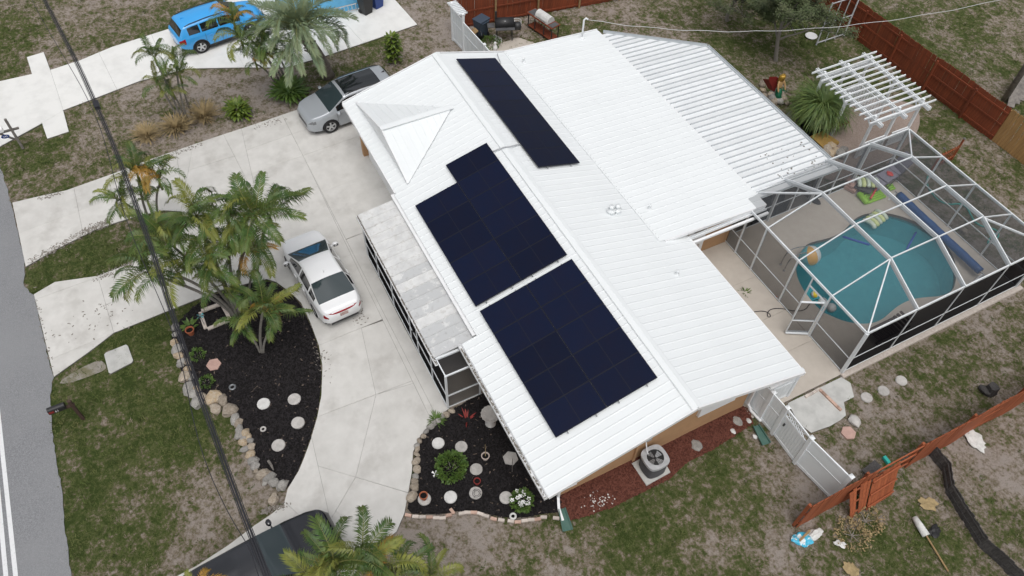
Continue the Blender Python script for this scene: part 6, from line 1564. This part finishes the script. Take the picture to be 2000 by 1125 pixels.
stones('pond_rocks', 'dark rocks heaped round the small garden pond', [(1615, 292), (1623, 285), (1633, 296), (1622, 300), (1640, 300), (1648, 292), (1612, 300), (1552, 240), (1560, 228), (1545, 226)], .26, 17)
stones('statue_stones', 'ring of pale stones under the mermaid statue', [(1490, 176), (1494, 186), (1503, 194), (1524, 196), (1532, 190), (1536, 200), (1488, 166)], .16, 19)
# grey pipe frame, leaning under the tree
a, b_ = G(1594, 88), G(1648, 70); pf = thing('pipe_frame', 'grey metal pipe frame standing by the tree and dark red fence', 'frame', a)
H_ = Vector((.25, -.35, 2.3))
for t in (0, .33, .66, 1): p = a.lerp(b_, t); MB().tube([p, p+H_], .045 if t in (0, 1) else .025, 6).build('upright', 'pipe_grey', pf)
for z in (.05, .5, .97): MB().tube([a+H_*z, b_+H_*z], .035, 6).build('crossbar', 'pipe_grey', pf)
tag(MB().lathe([(.30, .0), (.33, .05), (.28, .08), (.05, .09)], G(1584, 71, .02), 18).build('round_lid', 'white_gloss'), 'white round lid lying beside the grey pipe frame', 'lid')
# ---------------------------------------------------------------- barbecue corner
b = G(985, 78); d = Vector((-.35, -.94, 0)).normalized(); s = Vector((-d.y, d.x, 0))
sm = thing('smoker_grill', 'black barrel smoker grill against the red-brown fence', 'grill', b, 0, 'grills in the barbecue corner')
def P_(x, y, z): return b+d*x+s*y+Vector((0, 0, z))
MB().tube([P_(-.5, .1, .95), P_(-.48, .1, .95), P_(.48, .1, .95), P_(.5, .1, .95)], [.1, .30, .30, .1], 18).build('barrel', 'black_plastic', sm, smooth=True)
MB().tube([P_(.5, .1, .75), P_(.52, .1, .75), P_(.85, .1, .75), P_(.88, .1, .75)], [.1, .22, .22, .1], 14).build('firebox', 'dark_metal', sm, smooth=True)
SD = 1 if (P_(0, 1, 0)-b).x > 0 else -1
MB().bar(P_(-.5, -.28*SD, .85), P_(.5, -.28*SD, .85), .24, .03).build('front_shelf', 'tub_cover', sm); MB().bar(P_(-.9, .1, .85), P_(-.52, .1, .85), .4, .03).build('side_shelf', 'tub_cover', sm)
for x in (-.4, .4):
    for y in (-.12, .32): MB().bar(P_(x, y, 0), P_(x, y, .8), .04, .04, up=d).build('leg', 'dark_metal', sm)
MB().rock(P_(0, .1-.2*SD, 1.18), (.05, .05, .05), 1, 1, 0).build('handle', 'steel', sm)
MB().tube([P_(-.45, .1, 1.2), P_(-.45, .1, 1.65)], .05, 8).build('chimney', 'dark_metal', sm)
b = G(1085, 82); d = (G(1092, 84, .9)-G(1030, 42, .9)); d.z = 0; d.normalize(); s = Vector((-d.y, d.x, 0)); L_ = 1.0
gg = thing('gas_grill', 'stainless gas grill with a white lid on a red-brown frame', 'grill', b-d*.8, 0, 'grills in the barbecue corner'); b = b-d*1.0
MB().bar(P_(-1.0, 0, .88), P_(.95, 0, .88), .62, .05).build('counter', 'wood_red', gg)
MB().bar(P_(-.95, 0, .915), P_(-.45, 0, .915), .5, .02).build('side_burner', 'tub_cover', gg); MB().bar(P_(.62, 0, .915), P_(.92, 0, .915), .5, .02).build('side_tray', 'tub_cover', gg)
n_ = 9; vs = []
for x in (-.42, .55): vs += [P_(x, .27*math.cos(math.pi*k/(n_-1)), .92+.34*math.sin(math.pi*k/(n_-1))) for k in range(n_)]
MB().add(vs, [(k, k+1, n_+k+1, n_+k) for k in range(n_-1)]+[tuple(range(n_)), tuple(range(2*n_-1, n_-1, -1))]).build('lid', 'stone_white', gg)
MB().bar(P_(-.3, -.30, 1.02), P_(.42, -.30, 1.02), .03, .03).build('lid_handle', 'steel', gg); MB().bar(P_(-.9, 0, .15), P_(.9, 0, .15), .55, .05).build('lower_shelf', 'wood_red', gg)
for x in (-.92, -.4, .3, .9):
    for y in (-.24, .24): MB().bar(P_(x, y, 0), P_(x, y, .86), .04, .04, up=d).build('leg', 'dark_metal', gg)
for k in range(4): MB().rock(P_(-.3+.22*k, -.32, .82), (.03, .03, .03), k, 1, 0).build('knob', 'steel', gg)
def bin_(label, px, m, rz=0, group='wheelie bins', hinge=1, scale=1.0):
    b = G(*px); t = thing('wheelie_bin', label, 'bin', b, rz, group)
    w0, w1, h = .22*scale, .29*scale, 1.0*scale
    mb = MB(); mb.add([(x*w0, y*w0*1.1, .06) for x, y in ((-1, -1), (1, -1), (1, 1), (-1, 1))]+[(x*w1, y*w1*1.15, h) for x, y in ((-1, -1), (1, -1), (1, 1), (-1, 1))], [(3, 2, 1, 0), (0, 1, 5, 4), (1, 2, 6, 5), (2, 3, 7, 6), (3, 0, 4, 7)]); mb.build('body', m, t, local=True)
    MB().box((0, 0, h+.03), (w1*2.15, w1*2.5, .06)).build('lid', m, t, local=True); MB().box((w1*1.15, 0, h-.05), (.05, w1*1.8, .05)).build('handle', m, t, local=True)
    for y in (-1, 1):
        mb = MB(); mb.tube([(w0, y*w0*1.0, .13), (w0, y*(w0*1.0+.06), .13)], .13, 14); mb.build('wheel', 'tire', t, local=True)
    return t
nb_ = bin_('navy wheelie bin with white lettering beside the vinyl gate', (940, 70), 'bin_navy', R_(200))
MB().box((-.285, 0, .80), (.012, .22, .12)).build('white_mark', 'white_gloss', nb_, local=True)
bin_('black wheelie bin against the blue house wall', (716, 26), 'bin_black', R_(20)); bin_('dark blue wheelie bin beside the black one', (737, 14), 'bin_blue', R_(20))
c = G(938, 78); bk = thing('bucket', 'black bucket in front of the navy bin', 'bucket', c); MB().lathe([(.17, 0), (.21, .36), (.22, .38), (.19, .37), (.15, .05)], c, 14).build('pail', 'bin_black', bk, smooth=True); MB().tube([c+Vector((.2*math.cos(t), 0, .36+.2*math.sin(t))) for t in [math.pi*k/8 for k in range(9)]], .008, 5).build('handle', 'steel', bk)
tag(MB().bar(G(919, 68, .55), G(931, 57, .75), .35, .05).build('cardboard', 'wood_post'), 'tan sheet of cardboard leaning on the navy bin', 'cardboard')
c = G(967, 97); fg = thing('garden_figure', 'small white garden figure on the sandy patio pad', 'figurine', c); MB().lathe([(.12, 0), (.13, .12), (.09, .25), (.04, .32), (.07, .38), (.06, .46), (.01, .49)], c, 10).build('figure', 'white_gloss', fg, smooth=True); MB().lathe([(.15, -.01), (.15, .03)], c, 10).build('plinth', 'stone_round', fg)
cable('hose_coil', 'tangled grey hose heaped beside the smoker', [G(1010, 52, .08)+Vector((.22*math.cos(k*.6), .22*math.sin(k*.6), .012*k)) for k in range(36)], .018, 'cable_light', 'hose')
tag(MB().rock(G(972, 75, .06), (.32, .2, .07), 61, 2, .4).build('plastic_sheet', 'paper'), 'crumpled pale sheet under the smoker', 'sheet')
shrub('weed_patch', 'weedy green patch in front of the smoker', (958, 86), .55, .25, 500, 'leaf_shrub', .09, 'plant', 51)
# neighbour's blue house
w0, w1 = G(600, 42), G(700, 17); d = (w1-w0).normalized(); nrm = Vector((-d.y, d.x, 0)); nrm = nrm if nrm.x > 0 else -nrm
nh = thing('neighbour_house', 'light blue house wall at the top edge beyond the white driveway', 'house', w0)
A, B = w0-d*.9, w1+d*.1
mb = MB(); mb.prism([A, B, B+nrm*6, A+nrm*6], 0, 2.6); mb.build('wall', 'wall_blue', nh)
mb = MB(); a, b_, c, e = A-d*.4+nrm*.3, B+d*.4+nrm*.3, B+d*.4+nrm*6.4, A-d*.4+nrm*6.4; r1_, r2_ = (a+e)/2+Vector((0, 0, 1.2)), (b_+c)/2+Vector((0, 0, 1.2)); U = Vector((0, 0, 2.62))
mb.add([a+U, b_+U, c+U, e+U, r1_+U, r2_+U], [(0, 1, 5, 4), (2, 3, 4, 5), (0, 4, 3), (1, 2, 5), (3, 2, 1, 0)]); mb.build('roof', 'metal_roof', nh)
wn = MB().bar(w0+d*2.5+Vector((0, 0, 1.5))-nrm*.02, w0+d*3.7+Vector((0, 0, 1.5))-nrm*.02, .05, 1.0).build('window', 'glass_dark', nh)
ld = thing('ladder', 'aluminium ladder lying along the blue wall', 'ladder', G(672, 26)); a, b_ = G(655, 33), G(700, 22)
for z in (.15, .5): MB().bar(a+Vector((0, 0, z)), b_+Vector((0, 0, z)), .03, .06).build('stile', 'steel', ld)
for k in range(6): p = a.lerp(b_, (k+.5)/6); MB().bar(p+Vector((0, 0, .15)), p+Vector((0, 0, .5)), .03, .03, up=d).build('rung', 'steel', ld)
# ---------------------------------------------------------------- bed ornaments
c = G(958, 830); bb = thing('bird_bath', 'scalloped concrete bird bath on the black mulch', 'bird bath', c)
MB().lathe([(.20, .1), (.19, .18), (.11, .24), (.08, .45), (.10, .62), (.16, .68)], c, 14).build('pedestal', 'stone_round', bb, smooth=True)
MB().lathe([(.14, .66), (.30, .74), (.33, .80), (.30, .80), (.20, .75), (.05, .73)], c, 32, wob=lambda k: 1.0+.06*(k % 2)).build('bowl', 'stone_round', bb)
def pot(label, px, r, m, stick=0, z=.12, plant=None):
    c = G(*px, z); t = thing('flower_pot', label, 'flower pot', c, 0, 'flower pots'); MB().lathe([(r*.7, 0), (r, r*1.6), (r*1.12, r*1.6), (r*1.12, r*1.85), (r*.9, r*1.85), (r*.85, r*1.4)], c, 14).build('pot', m, t); MB().lathe([(r*.86, r*1.45), (r*.5, r*1.5)], c, 12).build('soil', 'mulch_black', t)
    if stick: MB().tube([c+Vector((0, 0, r)), c+Vector((.05, -.03, r+stick*.5)), c+Vector((.12, -.05, r+stick))], [.014, .01, .004], 5).build('dry_stem', 'straw', t)
pot('pale pot with a dry stem in the house bed', (948, 896), .13, 'pot_pale', .7); pot('brown flowerpot standing on a stepping stone', (828, 973), .13, 'terracotta', z=.2); pot('small dark red pot above the wire ornament', (932, 944), .11, 'red_cloth'); pot('red pot half buried beside the planter frame', (374, 652), .15, 'terracotta')
rock1('orange plastic scrap on the black mulch', (904, 950), .07, 'orange', 71, 'plastic_scrap', 1.0, None, 'scrap')
c = G(851, 937); wf = thing('wind_spinner', 'white bird-shaped garden stake beside the green shrub', 'ornament', c); MB().tube([c, c+Vector((0, 0, .45))], .008, 5).build('stake', 'steel', wf)
for a in (.3, 2.0, 3.6, 5.2): MB().add([c+Vector((0, 0, .45)), c+Vector((.11*math.cos(a), .11*math.sin(a), .52)), c+Vector((.13*math.cos(a+.5), .13*math.sin(a+.5), .46))], [(0, 1, 2)]).build('blade', 'white_gloss', wf)
c = G(931, 966, .22); wo = thing('wire_ornament', 'small wire hoop ornament standing on a stepping stone', 'ornament', c)
for r in (.14, .09): MB().tube([c+Vector((r*math.cos(t), r*math.sin(t), .12)) for t in [2*math.pi*k/16 for k in range(17)]], .008, 5).build('hoop', 'dark_metal', wo)
for a in (0, 2.1, 4.2): MB().tube([c+Vector((.14*math.cos(a), .14*math.sin(a), 0)), c+Vector((.14*math.cos(a), .14*math.sin(a), .12))], .008, 4).build('leg', 'dark_metal', wo)
def ring(label, px, r, m, name='garden_ring'):
    c = G(*px, .14); return tag(MB().tube([c+Vector((r*math.cos(t), r*math.sin(t), 0)) for t in [2*math.pi*k/16 for k in range(17)]], r*.4, 7, cap=False).build(name, m, None, True), label, 'ornament')
ring('white ring ornament beside the brick edging', (1002, 1008), .09, 'stone_white'); ring('glassy rosette ornament on the black mulch island', (454, 756), .10, 'head_lamp', 'rosette'); ring('small pale round ornament above the lowest island stone', (514, 838), .08, 'stone_round', 'rosette')
c = G(402, 640); sw = thing('pinwheel', 'blue pinwheel on a stake by the square planter frame', 'pinwheel', c); MB().tube([c, c+Vector((0, 0, .8))], .01, 5).build('stake', 'dark_metal', sw)
for k in range(8):
    a = k*.785; e = c+Vector((-.02, 0, .8)); MB().add([e, e+Vector((0, .16*math.cos(a), .16*math.sin(a))), e+Vector((-.03, .15*math.cos(a+.5), .15*math.sin(a+.5)))], [(0, 1, 2)]).build('petal', 'ball_teal' if k % 2 else 'head_lamp', sw)
pf = thing('planter_frame', 'square pale timber planter frame under the widest palm clump', 'planter', G(418, 618)); cs = [G(391, 609, .14), G(433, 594, .14), G(450, 625, .14), G(403, 645, .14)]
for k in range(4): a, b_ = cs[k], cs[(k+1) % 4]; dd_ = (b_-a).normalized()*.06; MB().bar(a+dd_, b_-dd_, .13, .14).build('board', 'brick_pale', pf)
tag(MB().tube([G(524, 900, .16), G(530, 909, .17), G(534, 918, .15)], [.05, .045, .02], 6).build('driftwood', 'wood_weathered'), 'grey stick of driftwood on the black mulch island', 'driftwood')
c = G(1000, 925); tag(MB().tube([c+Vector((0, 0, .1)), c+Vector((.02, 0, 1.1))], .01, 5).build('garden_stake', 'wood_weathered'), 'thin stake standing beside the grey hexagon stone', 'stake')
# white pebbles spilled on the red mulch
mb = MB(); rnd = random.Random(4)
for k in range(60):
    p = G(1168+rnd.gauss(0, 13), 978+rnd.gauss(0, 8), .08); mb.rock(p, (rnd.uniform(.012, .035),)*2+(.015,), k, 1, .3)
tag(mb.build('white_pebbles', 'stone_white'), 'scatter of white pebbles on the red mulch', 'pebbles', kind='stuff')
# ---------------------------------------------------------------- litter on the side lot
c = G(1578, 1052); bag = thing('torn_bag', 'torn blue and white plastic bag at the foot of the orange fence', 'bag', c)
MB().rock(G(1568, 1052, .08), (.34, .22, .12), 81, 3, .5, 1.1).build('bag_body', 'bag_blue', bag); MB().rock(G(1592, 1044, .07), (.16, .30, .10), 83, 3, .5).build('bag_flap', 'paper', bag)
MB().bar(G(1562, 1056, .2), G(1582, 1036, .22), .07, .03).build('cardboard_strip', 'wood_post', bag)
rl = thing('paper_roll', 'white paper roll with a long stick lying in the side lot', 'paper roll', G(1800, 1028)); MB().tube([G(1786, 1010, .12), G(1796, 1026, .12), G(1809, 1046, .12)], [.09, .12, .13], 10).build('roll', 'paper', rl, smooth=True); MB().tube([G(1808, 1044, .08), G(1852, 1116, .05)], .03, 6).build('stick', 'wood_post', rl)
def scrap(label, px, s, m, seed, name='paper_scrap'): return tag(MB().rock(G(*px, .05), (s, s*.6, .035), seed, 3, .9, seed).build(name, m), label, 'litter', 'litter on the side lot')
scrap('crumpled white paper below the far end of the orange fence', (1903, 856), .40, 'paper', 91); scrap('pale leaf-patterned scrap between the two side fences', (1815, 983), .28, 'straw', 92); scrap('black plastic heap beside the paper roll', (1826, 1036), .22, 'bin_black', 93); scrap('yellowish scrap near the lower edge', (1662, 1112), .24, 'straw', 94); scrap('small white scrap on the weedy ground below the fallen fence', (1641, 1062), .16, 'paper', 95)
c = G(1932, 765); sg = thing('tree_stump', 'dark rotten stump on the side lawn', 'stump', c); MB().lathe([(.25, 0), (.2, .15), (.18, .38), (.1, .36)], c, 10, wob=lambda k: 1+.15*math.sin(k*2.3)).build('wood', 'wood_grey', sg); MB().rock(c+Vector((.1, .2, .1)), (.25, .15, .12), 97, 2, .3).build('root', 'wood_grey', sg)
tag(MB().bar(G(1726, 892, .1), G(1736, 905, .1), .12, .12).build('hose_reel', 'hose_teal'), 'small teal tool left at the inner side of the orange fence', 'tool')
tag(MB().bar(G(1715, 905, .25), G(1690, 925, .15), .3, .04).build('loose_board', 'wood_grey'), 'dark loose board leaning behind the broken fence', 'board')
shrub('dry_weed', 'dry tan weed clump below the fallen fence sections', (1690, 1018), .55, .22, 420, 'straw', .07, 'plant', 61, group='dry weeds'); shrub('dry_weed', 'dry tan weed clump nearest the small white scrap', (1664, 1046), .6, .2, 380, 'straw', .07, 'plant', 62, group='dry weeds')
# leaf litter along the driveway edges and on the road shoulder
mb = MB(); rnd = random.Random(8)
for seg, n, sp in ((((60, 512), (165, 452), (215, 432)), 620, 5), (((185, 545), (235, 525), (262, 512)), 160, 5), (((130, 660), (200, 612), (225, 610)), 60, 25), (((590, 660), (640, 740)), 50, 9), (((75, 388), (120, 377)), 70, 3), (((330, 302), (395, 282)), 90, 4), (((495, 250), (560, 232)), 60, 5), (((690, 590), (705, 630)), 60, 8), (((66, 560), (104, 730)), 60, 2), (((515, 1000), (560, 985)), 120, 6), (((620, 690), (640, 700)), 30, 8)):
    for k in range(n):
        i = rnd.randrange(len(seg)-1); t = rnd.random(); x, y = lerp(seg[i][0], seg[i+1][0], t)+rnd.gauss(0, sp), lerp(seg[i][1], seg[i+1][1], t)+rnd.gauss(0, sp*.6)
        p = G(x, y, .052); a = rnd.uniform(0, 6.3); l_ = rnd.uniform(.01, .045); d = Vector((math.cos(a), math.sin(a), rnd.uniform(-.1, .3)))*l_; s = Vector((-math.sin(a), math.cos(a), 0))*l_*.5
        mb.quad(p-d-s, p+d-s, p+d+s, p-d+s)
tag(mb.build('fallen_leaves', 'leaf_litter'), 'brown leaf litter along the driveway edges', 'leaves', kind='stuff')
